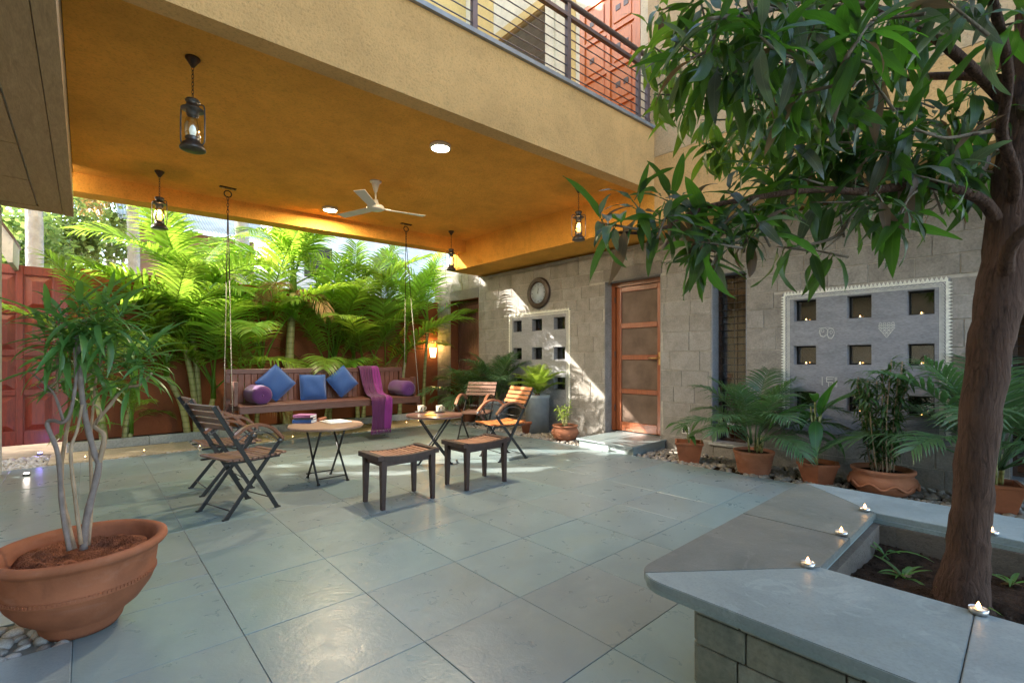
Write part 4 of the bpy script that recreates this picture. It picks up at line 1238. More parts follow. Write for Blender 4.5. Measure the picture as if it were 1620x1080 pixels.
limb([(1300, -10, 1.6), (1200, 20, 1.3), (1120, 30, 1.2)], .012, .004, 'twig')
limb([(1200, 312, 1.8), (1150, 350, 1.75), (1120, 380, 1.7)], .008, .003, 'twig')
limb([(1470, 292, 1.85), (1440, 310, 1.8), (1425, 340, 1.76)], .006, .003, 'twig')
LV = []
for mat in ('mango_leaf', 'mango_leaf', 'mango_leaf', 'mango_leaf', 'mango_leaf_pale', 'mango_leaf_dry', 'mango_leaf_sunlit'):
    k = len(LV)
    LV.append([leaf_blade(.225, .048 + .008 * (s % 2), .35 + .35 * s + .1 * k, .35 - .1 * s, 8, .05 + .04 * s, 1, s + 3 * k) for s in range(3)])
LVM = [[b_.mesh('leaf', M[m_]) for b_ in v] for v, m_ in zip(LV, ('mango_leaf', 'mango_leaf', 'mango_leaf', 'mango_leaf', 'mango_leaf_pale', 'mango_leaf_dry', 'mango_leaf_sunlit'))]
clusters = [  # photo x, y, distance, leaves, pull of gravity, share of pale or dry leaves
    (965, 355, 1.75, 7, .5, .35), (1010, 330, 1.8, 7, .3, .3), (1050, 350, 1.75, 8, .7, .3), (1085, 330, 1.8, 9, .6, .25), (1125, 385, 1.68, 14, .9, .12),
    (1110, 400, 1.7, 10, 1.1, .1), (1150, 350, 1.75, 9, .6, .15), (1190, 330, 1.8, 8, .6, .2), (1235, 310, 1.85, 9, .7, .15), (1180, 380, 1.7, 7, .8, .2), (1260, 280, 1.9, 8, .8, .1),
    (1246, 392, 1.8, 4, 1.3, 0), (1300, 398, 1.76, 4, 1.4, 0), (1330, 345, 1.78, 3, 1.0, 0), (1425, 342, 1.74, 9, 1.3, .2), (1390, 310, 1.8, 6, .9, .3), (1350, 290, 1.9, 8, .7, .2), (1300, 320, 1.85, 6, 1.0, .1),
    (1460, 280, 1.9, 9, .6, .25), (1510, 270, 1.95, 8, .6, .25), (1500, 220, 1.7, 6, 1.0, .2), (1440, 205, 1.72, 9, .8, .2), (1545, 235, 1.9, 8, .5, .2), (1400, 240, 1.9, 10, .6, .2), (1340, 235, 1.9, 10, .6, .15), (1280, 235, 1.95, 10, .6, .15), (1220, 270, 2.1, 8, .7, .1),
    (1380, 170, 1.8, 9, .6, .2), (1320, 180, 1.6, 10, .9, .15), (1260, 150, 1.45, 10, 1.2, .15), (1210, 160, 1.4, 10, 1.2, .1), (1170, 110, 1.3, 9, 1.2, .15), (1130, 60, 1.2, 8, 1.1, .2), (1215, 70, 1.15, 9, 1.0, .2),
    (1280, 60, 1.2, 10, .9, .2), (1340, 90, 1.4, 9, .9, .15), (1300, 10, 1.2, 9, .8, .15), (1400, 30, 1.4, 10, .8, .1), (1370, 110, 1.6, 8, .7, .1), (1450, 40, 1.5, 7, .8, .1), (1430, 100, 2.0, 7, .3, .2), (1230, 10, 1.3, 8, .9, .1), (1160, 20, 1.4, 8, .9, .1),
    (1520, 20, 1.3, 4, 1.3, .1), (1470, -10, 1.3, 6, 1.2, 0), (1570, 60, 1.7, 3, .8, .1), (1610, 60, 2.1, 3, .6, 0), (1530, 190, 2.0, 5, .6, .1),
    (1050, 15, 2.3, 8, .5, .05), (1085, 45, 2.2, 8, 1.2, .05), (1035, 75, 2.5, 8, .4, .15), (1060, 120, 2.5, 10, .5, .1), (1045, 150, 2.5, 9, .7, .05), (1085, 175, 2.5, 10, .9, .05), (1120, 190, 2.4, 10, .9, .05), (1105, 120, 2.4, 8, .6, .1),
    (1155, 225, 2.4, 10, .9, .05), (1195, 225, 2.4, 9, .9, .05), (1130, 235, 2.4, 8, 1.0, 0), (1225, 200, 2.3, 8, .7, .1), (1265, 200, 2.3, 8, .6, .1), (1180, 180, 2.2, 8, .8, .1), (1300, 130, 2.1, 8, .7, .1),
    (1240, 100, 2.0, 9, .7, .1), (1170, 60, 2.0, 9, .7, .1), (1110, 10, 1.9, 8, .6, .1), (1340, 20, 2.0, 8, .7, .1), (1520, 110, 2.3, 3, .6, .1),
    (1560, 270, 2.0, 8, .7, .2), (1530, 300, 2.05, 8, .8, .2), (1480, 310, 2.0, 7, .9, .2), (1440, 285, 1.85, 7, .9, .2), (1400, 330, 1.9, 5, 1.0, .2), (1360, 250, 1.85, 8, .7, .15), (1310, 225, 1.75, 8, .7, .1), (1260, 240, 1.8, 8, .7, .1), (1500, 250, 1.85, 8, .7, .15), (1580, 180, 2.1, 7, .6, .1), (1390, 140, 1.7, 8, .6, .1), (1110, 355, 1.8, 8, .7, .15), (1160, 310, 1.85, 8, .5, .1), (1060, 320, 1.85, 7, .4, .2), (1200, 355, 1.75, 7, .9, .1),
    (1540, 150, 2.2, 7, .7, .1), (1490, 180, 2.1, 8, .7, .15), (1450, 160, 2.2, 7, .7, .1), (1575, 120, 2.2, 6, .8, .1), (1400, 215, 2.3, 8, .6, .1), (1470, 230, 2.3, 8, .6, .1), (1530, 250, 2.3, 8, .6, .1), (1420, 300, 2.2, 7, .6, .1), (1350, 320, 2.1, 7, .8, .1), (1290, 290, 2.2, 7, .6, .1), (1230, 330, 2.1, 7, .7, .1), (1590, 40, 1.6, 5, 1.0, .1), (1550, -5, 1.4, 7, 1.0, .1), (1490, 20, 1.9, 6, .8, .1), (1610, 290, 2.15, 6, .6, .2),
    (1100, 90, 1.5, 8, 1.2, .2), (1145, 120, 1.25, 8, 1.3, .15), (1190, 20, 1.1, 8, 1.1, .2), (1250, 90, 1.25, 9, 1.2, .15), (1300, 150, 1.7, 9, .8, .1), (1230, 190, 1.7, 9, .9, .1), (1360, 60, 1.25, 9, 1.0, .1), (1420, 70, 1.7, 7, .9, .1), (1330, 200, 2.0, 9, .6, .1), (1380, 205, 2.1, 9, .6, .1), (1450, 245, 2.0, 9, .6, .15), (1200, 110, 1.7, 9, .9, .1), (1270, 20, 1.6, 9, .8, .1), (1150, 80, 1.8, 8, .9, .1), (1420, 270, 2.1, 8, .7, .15), (1310, 265, 2.0, 8, .8, .1), (1075, 70, 1.9, 7, 1.0, .1)]
r = random.Random(17)
for _ in range(52):                                           # rest of the crown above the picture, thickened to darken leaves below
    clusters.append((r.uniform(1080, 1750), r.uniform(-420, -60), r.uniform(1.3, 2.6), 9, .7, .1))
leaves = []
for u, v, d, n, grav, pale in clusters:
    c = at(u, v, d + r.uniform(-.12, .12))
    ax = Vector((r.gauss(0, .5), r.gauss(0, .5), .25)) + Vector((-.5, .25, 0))
    ax.normalize()
    n = int(n * (1.9 if d < 1.6 else 1.6))
    for k in range(n):
        a = k * 2.4 + r.uniform(-.4, .4)
        e1 = ax.cross(Vector((0, 0, 1))).normalized(); e2 = ax.cross(e1)
        dr_ = (e1 * math.cos(a) + e2 * math.sin(a)) + ax * r.uniform(-.1, .7) + Vector((0, 0, -grav * (.6 if d < 1.6 else 1) * r.uniform(.15, .85)))
        dr_.normalize()
        up_ = Vector((r.gauss(0, .35), r.gauss(0, .35), 1)); y_ = up_.cross(dr_)
        if y_.length < .05: y_ = Vector((1, 0, 0)).cross(dr_)
        y_.normalize(); z_ = dr_.cross(y_)
        s = r.uniform(.42, .98) * (.84 if d < 1.6 else 1); q = r.random()
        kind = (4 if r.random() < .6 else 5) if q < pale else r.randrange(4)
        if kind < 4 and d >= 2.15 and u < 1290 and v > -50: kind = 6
        o_ = c + dr_ * r.uniform(.015, .035) + ax * r.uniform(-.05, .05)
        mt = Matrix((dr_, y_, z_)).transposed().to_4x4() @ Matrix.Diagonal((s, s, s, 1)); mt.translation = o_
        uu, vv, dd = pix(o_ + dr_ * .1)
        seen = -40 < uu < 1660 and -40 < vv < 1100
        leaves.append((s / max(dd, .3) * (1 if seen else .01), kind, r.randrange(3), mt))
    cm_ = MB().tube([c - ax * .1, c, c + ax * .04], [.005, .004, .0015], 5).build('twig', M['twig_bark'], tree)
leaves.sort(key=lambda q: -q[0])
rest = [MB(), MB(), MB(), MB()]
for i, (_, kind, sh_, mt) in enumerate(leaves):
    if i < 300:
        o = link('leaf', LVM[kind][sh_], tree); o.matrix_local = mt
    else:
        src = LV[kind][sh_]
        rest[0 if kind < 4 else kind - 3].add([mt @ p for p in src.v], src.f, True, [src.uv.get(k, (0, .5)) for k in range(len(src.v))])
for q, m_ in zip(rest, ('mango_leaf', 'mango_leaf_pale', 'mango_leaf_dry', 'mango_leaf_sunlit')):
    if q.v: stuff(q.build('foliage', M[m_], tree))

# dry leaves fallen from the tree
r = random.Random(41)
for k in range(9):
    x_, y_ = r.uniform(HX0 + .1, HX1 - .1), r.uniform(-.1, HY - .08)
    if (x_ - 2.68) ** 2 + (y_ - .185) ** 2 < .03: continue
    o = link('fallen_leaf', LVM[5][k % 3]); o.location = (x_, y_, .318); o.rotation_euler = (r.uniform(-.3, .3) + (3.1 if k % 2 else 0), r.uniform(-.1, .2), r.uniform(0, 6.28)); o.scale = (.6, .6, .6)
    tag(o, 'dry brown leaf lying on the planter soil under the mango tree', 'leaf', 'fallen leaves in the planter')

# ------------------------------------------------------------------ big terracotta pot with dracaena
bp = thing('potted_dracaena', 'big round terracotta pot with bare branching stems and strappy leaf heads', 'potted plant', (-.012, 3.115, .0))
prof = [(.0, .004), (.165, .004), (.185, .03), (.195, .06), (.205, .075), (.27, .12), (.325, .19), (.345, .235), (.349, .239), (.345, .245), (.349, .251), (.345, .257), (.349, .263), (.347, .27), (.355, .33), (.362, .37), (.372, .385), (.395, .395), (.408, .41), (.405, .43), (.385, .438), (.362, .432), (.345, .41), (.33, .36), (.30, .34), (.0, .34)]
PS = .83
prof = [(q[0] * PS, q[1] * .95) for q in prof]
MB().lathe(prof, 56).build('pot', M['terracotta'], bp)
bd = MB()
for k in range(110):
    a = 2 * pi * k / 110; bd.box((.349 * PS * math.cos(a), .349 * PS * math.sin(a), .251 * .95), (.006, .008, .012), (0, 0, a))
bd.build('bead_band', M['terracotta'], bp)
r = random.Random(4)
ro = MB(); n = 30; vs = []; fs = []
for j in range(5):
    for i in range(n):
        a = 2 * pi * i / n; rad = (.30, .27, .22, .185, .10)[j] + .02 * math.sin(3 * a + j) + r.uniform(-.012, .012)
        zz = (.33, .385, .40, .36, .345)[j] + r.uniform(-.01, .01)
        vs.append((rad * .88 * math.cos(a), rad * .78 * math.sin(a), zz * .95))
for j in range(4):
    for i in range(n): fs.append((j * n + i, j * n + (i + 1) % n, (j + 1) * n + (i + 1) % n, (j + 1) * n + i))
fs.append(tuple(4 * n + i for i in range(n)))
ro.add(vs, fs, True).build('root_ball', M['coco_chip'], bp)
P0 = Vector(bp.location)
def stem(pts, r0, r1, mat='stem_grey', name='stem'):
    P = [p - P0 for p in spline([at(*p) for p in pts], 5)]; m = len(P)
    MB().tube(P, [(r0 + (r1 - r0) * i / (m - 1)) * .74 * (1.12 if i % 3 == 0 else 1) for i in range(m)], 8).build(name, M[mat], bp)
stem([(132, 868, 2.28), (137, 820, 2.28), (156, 740, 2.3), (150, 718, 2.3), (135, 660, 2.28), (126, 590, 2.26), (122, 530, 2.25)], .021, .013)
stem([(156, 735, 2.3), (165, 690, 2.32), (150, 672, 2.33), (175, 640, 2.35), (195, 615, 2.36), (222, 608, 2.36), (240, 590, 2.36)], .015, .007, 'stem_pale')
stem([(110, 870, 2.22), (98, 800, 2.22), (92, 720, 2.22), (75, 672, 2.22), (84, 665, 2.22), (100, 668, 2.2), (112, 650, 2.2), (120, 600, 2.2), (118, 550, 2.22)], .014, .008, 'stem_grey')
stem([(118, 868, 2.35), (100, 790, 2.38), (98, 730, 2.4), (112, 650, 2.4), (122, 610, 2.4), (150, 585, 2.4), (165, 560, 2.4), (172, 530, 2.4)], .013, .007, 'stem_pale')
stem([(128, 860, 2.2), (118, 780, 2.18), (112, 715, 2.18), (122, 680, 2.2), (130, 640, 2.2)], .011, .007, 'stem_pale')
stem([(140, 862, 2.4), (145, 790, 2.42), (143, 700, 2.42), (148, 640, 2.42), (152, 600, 2.42), (165, 560, 2.4)], .011, .006, 'stem_pale')
stem([(100, 665, 2.22), (85, 622, 2.25), (62, 600, 2.26), (47, 588, 2.26)], .008, .004, 'stem_grey', 'dead_branch')
stem([(85, 622, 2.25), (72, 618, 2.26), (58, 610, 2.27)], .005, .003, 'stem_grey', 'dead_branch')
stem([(80, 612, 2.25), (92, 600, 2.24), (104, 590, 2.24)], .006, .003, 'stem_pale', 'dead_branch')
stem([(90, 620, 2.3), (91, 580, 2.3), (90, 545, 2.3)], .008, .006, 'stem_pale')
stem([(152, 672, 2.33), (160, 650, 2.3), (150, 640, 2.28), (145, 648, 2.28)], .006, .004, 'stem_pale', 'dead_branch')
STR = [leaf_blade(.31, .037, a_, .45, 8, .02, 1, i).mesh('leaf', M['strap_leaf']) for i, a_ in enumerate((.5, .9, 1.3, 1.7))]
heads = [(100, 520, 2.2, 24), (132, 505, 2.25, 26), (165, 505, 2.3, 24), (190, 515, 2.35, 22), (150, 545, 2.35, 24), (112, 558, 2.25, 20), (85, 545, 2.3, 18), (232, 570, 2.36, 24), (212, 592, 2.36, 16), (172, 488, 2.45, 20), (120, 600, 2.4, 14), (170, 590, 2.45, 16), (205, 555, 2.4, 14), (95, 590, 2.45, 10), (135, 620, 2.5, 10)]
for u, v, d, n in heads:
    n = int(n * 1.02)
    c = at(u, v, d) - P0
    for k in range(n):
        t = k / n
        el = 1.1 - 1.6 * t + r.uniform(-.2, .2)
        put(r.choice(STR[:2] if t < .4 else STR), 'leaf', bp, c + Vector((r.gauss(0, .02), r.gauss(0, .02), .07 - .16 * t)), (r.uniform(-.3, .3), -el, k * 2.4 + r.uniform(-.3, .3)), r.uniform(.48, .88))
# ------------------------------------------------------------------ potted plants along the wall
def soil_disc(r_, z, n=20): return MB().lathe([(r_, z), (r_ * .6, z + .012), (0, z + .016)], n)
def pot_palm(t, z, seed, nf, sc, key='pot', spread=.06, nst=6):
    r = random.Random(seed)
    for k in range(nst):
        a = r.uniform(0, 6.28); q = Vector((math.cos(a) * spread, math.sin(a) * spread, z))
        MB().tube([q, q + Vector((math.cos(a) * .03, math.sin(a) * .03, .22 * sc))], [.012, .008], 6).build('stem', M['palm_stem'], t)
    for i in range(nf):
        ms = FR[key]; v = min(int(i / nf * len(ms)), len(ms) - 1); a = i * 2.4 + r.uniform(-.3, .3)
        put(ms[v], 'frond', t, (math.cos(a) * spread * .7, math.sin(a) * spread * .7, z + .12 * sc), (0, 0, a), sc * r.uniform(.8, 1.12))

# bulbous rimmed pot beside the step
t = thing('potted_shrub', 'small yellow-green shrub in a bulbous terracotta pot left of the door step', 'potted plant', (5.86, 5.16, -.02))
MB().lathe([(0, 0), (.15, 0), (.19, .05), (.222, .12), (.215, .17), (.185, .205), (.2, .215), (.215, .235), (.21, .25), (.19, .248), (.175, .22), (0, .215)], 36).build('pot', M['terracotta_pale'], t)
em = MB()
for k in range(9):
    a = k * .7; em.lathe([(0, -.012), (.03, 0), (0, .012)], 8, (.213 * math.cos(a), .213 * math.sin(a), .12 + .025 * math.sin(k * 2)))
em.build('relief_band', M['terracotta_pale'], t)
soil_disc(.176, .222).build('soil', M['soil'], t)
r = random.Random(31)
SML = [leaf_blade(.11, .03, a_, .3, 5, .03, 1, i).mesh('leaf', M['lime_leaf']) for i, a_ in enumerate((.4, .8, 1.2))]
for k in range(9):
    a = k * .75; top = Vector((math.cos(a) * r.uniform(.04, .16) - .05, math.sin(a) * r.uniform(.05, .17), r.uniform(.48, .70)))
    base = Vector((math.cos(a) * .03, math.sin(a) * .03, .22))
    MB().tube(spline([base, base.lerp(top, .5) + Vector((0, 0, .05)), top], 4), .006, 5).build('stem', M['palm_stem'], t)
    for i in range(9):
        q = base.lerp(top, .45 + .55 * i / 8)
        put(r.choice(SML), 'leaf', t, q, (r.uniform(-.4, .4), r.uniform(-.9, .1), i * 2.4 + r.uniform(-.4, .4)), r.uniform(.7, 1.1))
# tapered pot with a croton behind the orange chair
t = thing('potted_croton', 'thin reddish croton in a tapered terracotta pot behind the folding chair', 'potted plant', (5.93, 6.10, -.02))
MB().lathe([(0, 0), (.10, 0), (.135, .17), (.155, .18), (.158, .22), (.14, .225), (.125, .19), (0, .185)], 28).build('pot', M['terracotta'], t)
soil_disc(.125, .192).build('soil', M['soil'], t)
CRO = [leaf_blade(.16, .018, a_, .3, 5, .1, 1, i).mesh('leaf', M['palm_dry' if i else 'lime_leaf']) for i, a_ in enumerate((.5, 1.0, 1.5))]
for k in range(40):
    put(r.choice(CRO), 'leaf', t, (r.gauss(0, .03), r.gauss(0, .03), .22 + .4 * r.random()), (0, r.uniform(-1.0, .3), k * 2.4), r.uniform(.8, 1.2))
for k in range(4): MB().tube([(r.gauss(0, .02), r.gauss(0, .02), .18), (r.gauss(0, .04), r.gauss(0, .04), .6)], .006, 5).build('stem', M['stem_pale'], t)
# two grey cylinder planters
def planter(label, loc, rad, hgt): 
    t = thing('cylinder_planter', label, 'planter', loc)
    MB().lathe([(0, 0), (rad, 0), (rad * 1.01, hgt * .9), (rad * 1.05, hgt * .91), (rad * 1.05, hgt), (rad * .92, hgt), (rad * .9, hgt - .06), (0, hgt - .06)], 36).build('pot', M['planter_grey'], t)
    soil_disc(rad * .9, hgt - .055).build('soil', M['soil'], t); return t
t = planter('tall grey cylinder planter holding the lime green cycad under the small windows', (6.08, 6.02, -.03), .215, .70)
r = random.Random(3)
for i in range(22):
    v = min(i // 8, 2); put(FR['cyc'][v], 'frond', t, (0, 0, .66), (0, 0, i * 2.4), r.uniform(.85, 1.15))
MB().lathe([(.05, 0), (.06, .05), (.03, .1), (0, .1)], 10, (0, 0, .63)).build('stem', M['bark'], t)
t = planter('grey cylinder planter with feathery blue-green palm beside the plank shutter', (6.06, 7.15, -.03), .24, .52)
pot_palm(t, .48, 12, 17, 1.0)
t = thing('potted_palm', 'feathery palm in a dark pot in front of the plank shutter door', 'potted plant', (6.05, 8.05, -.02))
MB().lathe([(0, 0), (.12, 0), (.17, .24), (.185, .25), (.18, .28), (.15, .27), (0, .24)], 28).build('pot', M['terracotta'], t)
soil_disc(.15, .245).build('soil', M['soil'], t)
pot_palm(t, .25, 13, 15, 1.12)

# square pot with broad leaves beside the door
def square_pot(t, r0, r1, hgt, mat, n=4, ph=pi / 4, rim=.03):
    k = 1.0
    MB().lathe([(0, 0), (r0, 0), (r1, hgt - rim), (r1 * 1.06, hgt - rim + .004), (r1 * 1.08, hgt), (r1 * .92, hgt), (r1 * .86, hgt - .05), (0, hgt - .05)], n, smooth=False, ph=ph).build('pot', M[mat], t)
    soil_disc(r1 * (.62 if n == 4 else .8), hgt - .048, 16).build('soil', M['soil'], t)
t = thing('potted_aspidistra', 'young plant with three broad leaves in a square terracotta pot right of the door', 'potted plant', (5.80, 2.98, -.02), .5)
square_pot(t, .16, .225, .265, 'terracotta')
BRD = [leaf_blade(.40, .115, a_, .35, 9, .04, 1, i).mesh('leaf', M['broad_leaf']) for i, a_ in enumerate((.5, 1.1, 1.7))]
for (rx, el, az, s, k, h0) in ((0, 1.0, 2.3, 1.0, 2, .42), (.2, 1.2, 4.2, .75, 0, .36), (-.2, .6, 5.6, .62, 1, .34), (0, 1.1, .6, .6, 1, .36), (.1, .5, 3.4, .6, 2, .33)):
    MB().tube([(0, 0, .2), (math.cos(az) * .03, math.sin(az) * .03, h0)], .007, 6).build('stem', M['palm_stem'], t)
    put(BRD[k], 'leaf', t, (math.cos(az) * .03, math.sin(az) * .03, h0), (rx, -el, az), s)
# ribbed round pot with a feathery areca
t = thing('potted_palm', 'full feathery areca palm in a ribbed round terracotta pot under the grilled window', 'potted plant', (5.80, 2.18, -.02))
pr = [(0, 0), (.165, 0)]
for k in range(7): pr += [(.168 + k * .0055, .01 + k * .03), (.174 + k * .0055, .02 + k * .03), (.170 + k * .0055, .034 + k * .03)]
pr += [(.215, .225), (.222, .262), (.20, .265), (.19, .23), (0, .225)]
MB().lathe(pr, 36).build('pot', M['terracotta_pale'], t)
soil_disc(.19, .232).build('soil', M['soil'], t)
pot_palm(t, .23, 5, 22, .92, nst=9, spread=.08)
# hexagonal pot with big glossy leaves
t = thing('potted_dieffenbachia', 'plant with few large glossy leaves in a hexagonal terracotta pot', 'potted plant', (5.84, 1.545, -.02))
square_pot(t, .15, .21, .225, 'terracotta', 6, .3)
for (el, az, s, k, h0) in ((.55, 2.3, .95, 2, .62), (1.0, 5.1, 1.15, 1, .62), (1.35, 4.2, .8, 0, .60), (-.5, 3.4, .85, 0, .55), (-.35, 4.7, .7, 1, .45), (.4, .6, .9, 2, .6), (.2, 1.5, .8, 2, .7), (.9, 3.3, .6, 1, .75)):
    s *= 1.4; h0 += .12
    MB().tube(spline([(0, 0, .17), (-.02, .01, .35), (math.cos(az) * .05 - .05, math.sin(az) * .05, h0)], 4), .010, 6).build('stem', M['palm_stem'], t)
    put(BRD[k], 'leaf', t, (math.cos(az) * .05 - .05, math.sin(az) * .05, h0), (0, -el, az), s)
# wide low pot with wavy relief and a bushy plant
t = thing('potted_bamboo', 'dense upright bush of small dark leaves in a wide terracotta pot with wavy relief', 'potted plant', (5.87, .99, -.02))
MB().lathe([(0, 0), (.19, 0), (.245, .05), (.275, .11), (.27, .16), (.235, .19), (.245, .20), (.262, .225), (.262, .245), (.24, .25), (.22, .23), (.21, .2), (0, .195)], 40).build('pot', M['terracotta_pale'], t)
wv = MB().tube([(.277 * math.cos(a), .277 * math.sin(a), .10 + .022 * math.sin(9 * a)) for a in np.linspace(0, 2 * pi, 100)], .012, 6, False); wv.build('relief_band', M['terracotta_pale'], t)
soil_disc(.212, .202).build('soil', M['soil'], t)
BSH = [leaf_blade(.15, .026, a_, .3, 5, .03, 1, i) for i, a_ in enumerate((.4, .9, 1.4))]
r = random.Random(77); fol = MB(); top_leaves = 0
BSM = [b_.mesh('leaf', M['bush_leaf']) for b_ in BSH]
for k in range(13):
    a = k * 2.4; rad = .10 * math.sqrt(k / 13); q = Vector((math.cos(a) * rad, math.sin(a) * rad, .19))
    e = q * 1.0 + Vector((math.cos(a) * r.uniform(.05, .2), math.sin(a) * r.uniform(.05, .2), r.uniform(.75, 1.15)))
    P = spline([q, q.lerp(e, .5) + Vector((r.gauss(0, .02), r.gauss(0, .02), 0)), e], 4)
    MB().tube(P, [.008, .008] + [.006] * (len(P) - 2), 5).build('stem', M['stem_pale'], t)
    for i in range(74):
        s = .18 + .82 * r.random() ** .8; f = s * (len(P) - 1); j = min(int(f), len(P) - 2); o_ = P[j].lerp(P[j + 1], f - j)
        rot = (r.uniform(-.4, .4), r.uniform(-.9, .7), r.uniform(0, 6.28)); sc = r.uniform(.6, 1.1)
        if top_leaves < 300 and (i % 2 == 0):
            put(BSM[i % 3], 'leaf', t, o_, rot, sc); top_leaves += 1
        else:
            m_ = Matrix.Translation(o_) @ Euler(rot).to_matrix().to_4x4() @ Matrix.Diagonal((sc, sc, sc, 1))
            src = BSH[i % 3]; fol.add([m_ @ p for p in src.v], src.f, True)
stuff(fol.build('foliage', M['bush_leaf'], t))
# square pot with an areca behind the mango trunk
t = thing('potted_palm', 'large drooping areca palm in a square terracotta pot behind the mango trunk', 'potted plant', (5.93, .22, -.02), .2)
square_pot(t, .17, .235, .25, 'terracotta')
pot_palm(t, .22, 9, 22, 1.2, nst=8, spread=.08)

# ------------------------------------------------------------------ folding chairs
def make_chair(wmat, label):
    t = thing('folding_chair', label, 'chair', (0, 0, 0), 0, 'folding garden chairs')
    hw = .235
    for s in (-1, 1):
        y = s * hw
        MB().bar((-.315, y, .93), (.215, y, .0), .012, .034, (1, 0, 0)).build('back_post', M['black_metal'], t)
        y2 = s * (hw - .022)
        MB().bar((-.215, y2, .0), (.265, y2, .60), .012, .032, (1, 0, 0)).build('cross_leg', M['black_metal'], t)
        for fx, fy_ in ((.215, y), (-.215, y2)):
            MB().box((fx, fy_, .006), (.045, .026, .012)).build('foot', M['black_metal'], t)
        P = spline([(-.165, y, .665), (-.06, y, .735), (.06, y, .745), (.17, y, .70), (.262, y, .605)], 6)
        arm = MB(); n = len(P)
        for i in range(n - 1):
            wd = .045 if 0 < i < n - 2 else .04
            arm.bar(P[i] - (P[i + 1] - P[i]) * .08, P[i + 1] + (P[i + 1] - P[i]) * .08, wd, .024, (0, 0, 1))
        ar = arm.build('armrest', M['arm_wood'], t)
        MB().tube([p + Vector((0, 0, -.024)) for p in spline([(-.16, y, .635), (-.05, y, .705), (.06, y, .715), (.16, y, .672), (.245, y, .59)], 5)], .006, 6).build('arm_strip', M['pewter'], ar)
        MB().lathe([(0, -.012), (.026, -.01), (.03, 0), (.026, .01), (0, .012)], 12, (0, 0, 0)).xform(Matrix.Translation((.262, y2, .585)) @ Matrix.Rotation(pi / 2, 4, 'X')).build('arm_joint', M['pewter'], t)
    x = -.205; k = 0
    while x < .27:
        zz = .462 + .018 * ((x - .03) / .24) ** 2 + (.0 if x < .2 else -.006)
        MB().cbox(x, x + .042, -.225, .225, zz - .010, zz + .010, .004).build('seat_slat', M[wmat], t); x += .0525; k += 1
    for s in (-1, 1): MB().bar((-.21, s * .19, .445), (.26, s * .19, .445), .02, .014).build('seat_rail', M['black_metal'], t)
    d = Vector((.53, 0, -.93)).normalized(); nrm = Vector((d.z, 0, -d.x)) * -1
    for k in range(4):
        c = Vector((-.315, 0, .93)) + d * (.035 + k * .064) + nrm * .02
        MB().box(c, (.047, .50, .016), Matrix((d, Vector((0, 1, 0)), d.cross(Vector((0, 1, 0))))).transposed()).build('back_slat', M[wmat], t)
    for x_, z_ in ((-.165, .06), (.16, .10), (-.10, .56)):
        MB().tube([(x_, -hw, z_), (x_, hw, z_)], .005, 6).build('stretcher', M['black_metal'], t)
    return t
ch = make_chair('chair_wood', 'nearest folding chair at the left, its back towards the potted dracaena')
ch2 = copy_tree(ch); ch2['label'] = 'folding chair at the left standing behind the nearest one'
ch3 = make_chair('sunlit_chair_wood', 'folding chair on the right with a sunlit orange backrest, behind the stools')
ch4 = copy_tree(ch); ch4['label'] = 'folding chair with pale slats behind the cup table, in front of the plank shutter'
for o, x, y, a in ((ch, .985, 4.64, 16), (ch2, 1.02, 5.52, 4), (ch3, 4.14, 4.73, 172), (ch4, 4.62, 5.95, 210)):
    o.location = (x, y, 0); o.rotation_euler = (0, 0, math.radians(a))

# ------------------------------------------------------------------ folding round tables
def make_table(label, loc, rad, hgt, rz, mat):
    t = thing('folding_table', label, 'table', loc, rz)
    top = MB().lathe([(0, hgt - .03), (rad - .01, hgt - .03), (rad, hgt - .022), (rad, hgt - .008), (rad - .008, hgt), (0, hgt)], 56, smooth=False)
    top.build('tabletop', M[mat], t)
    for s in (-1, 1):
        x = s * .155
        MB().tube([(x, -.205, 0), (x * .96, .0, .27), (x * .94, .20, hgt - .032)], .0115, 8).build('leg', M['black_metal'], t)
        x2 = x - s * .028
        MB().tube([(x2, .205, 0), (x2, .0, .28), (x2, -.20, hgt - .032)], .0115, 8).build('leg', M['black_metal'], t)
        for fx, fy_ in ((x, -.205), (x2, .205)): MB().lathe([(0, 0), (.018, 0), (.016, .016), (0, .016)], 10, (fx, fy_, .001)).build('foot', M['black_metal'], t)
    for y, z in ((-.165, .055), (.165, .055)):
        MB().tube([(-.155, y, z), (.155, y, z)], .006, 6).build('stretcher', M['black_metal'], t)
    MB().tube([(-.127, -.185, hgt - .05), (.127, -.185, hgt - .05)], .007, 6).build('stretcher', M['black_metal'], t)
    for y in (-.2, .2): MB().box((0, y, hgt - .036), (.36, .022, .012)).build('top_rail', M['black_metal'], t)
    return t
T1 = Vector((1.94, 5.15, 0)); T2 = Vector((3.285, 5.09, 0))
make_table('round folding table with pale wooden top, carrying books and a newspaper', T1, .385, .60, 0, 'table_wood')
make_table('round folding table with dark red top, carrying two cups', T2, .355, .61, math.radians(60), 'table_dark')
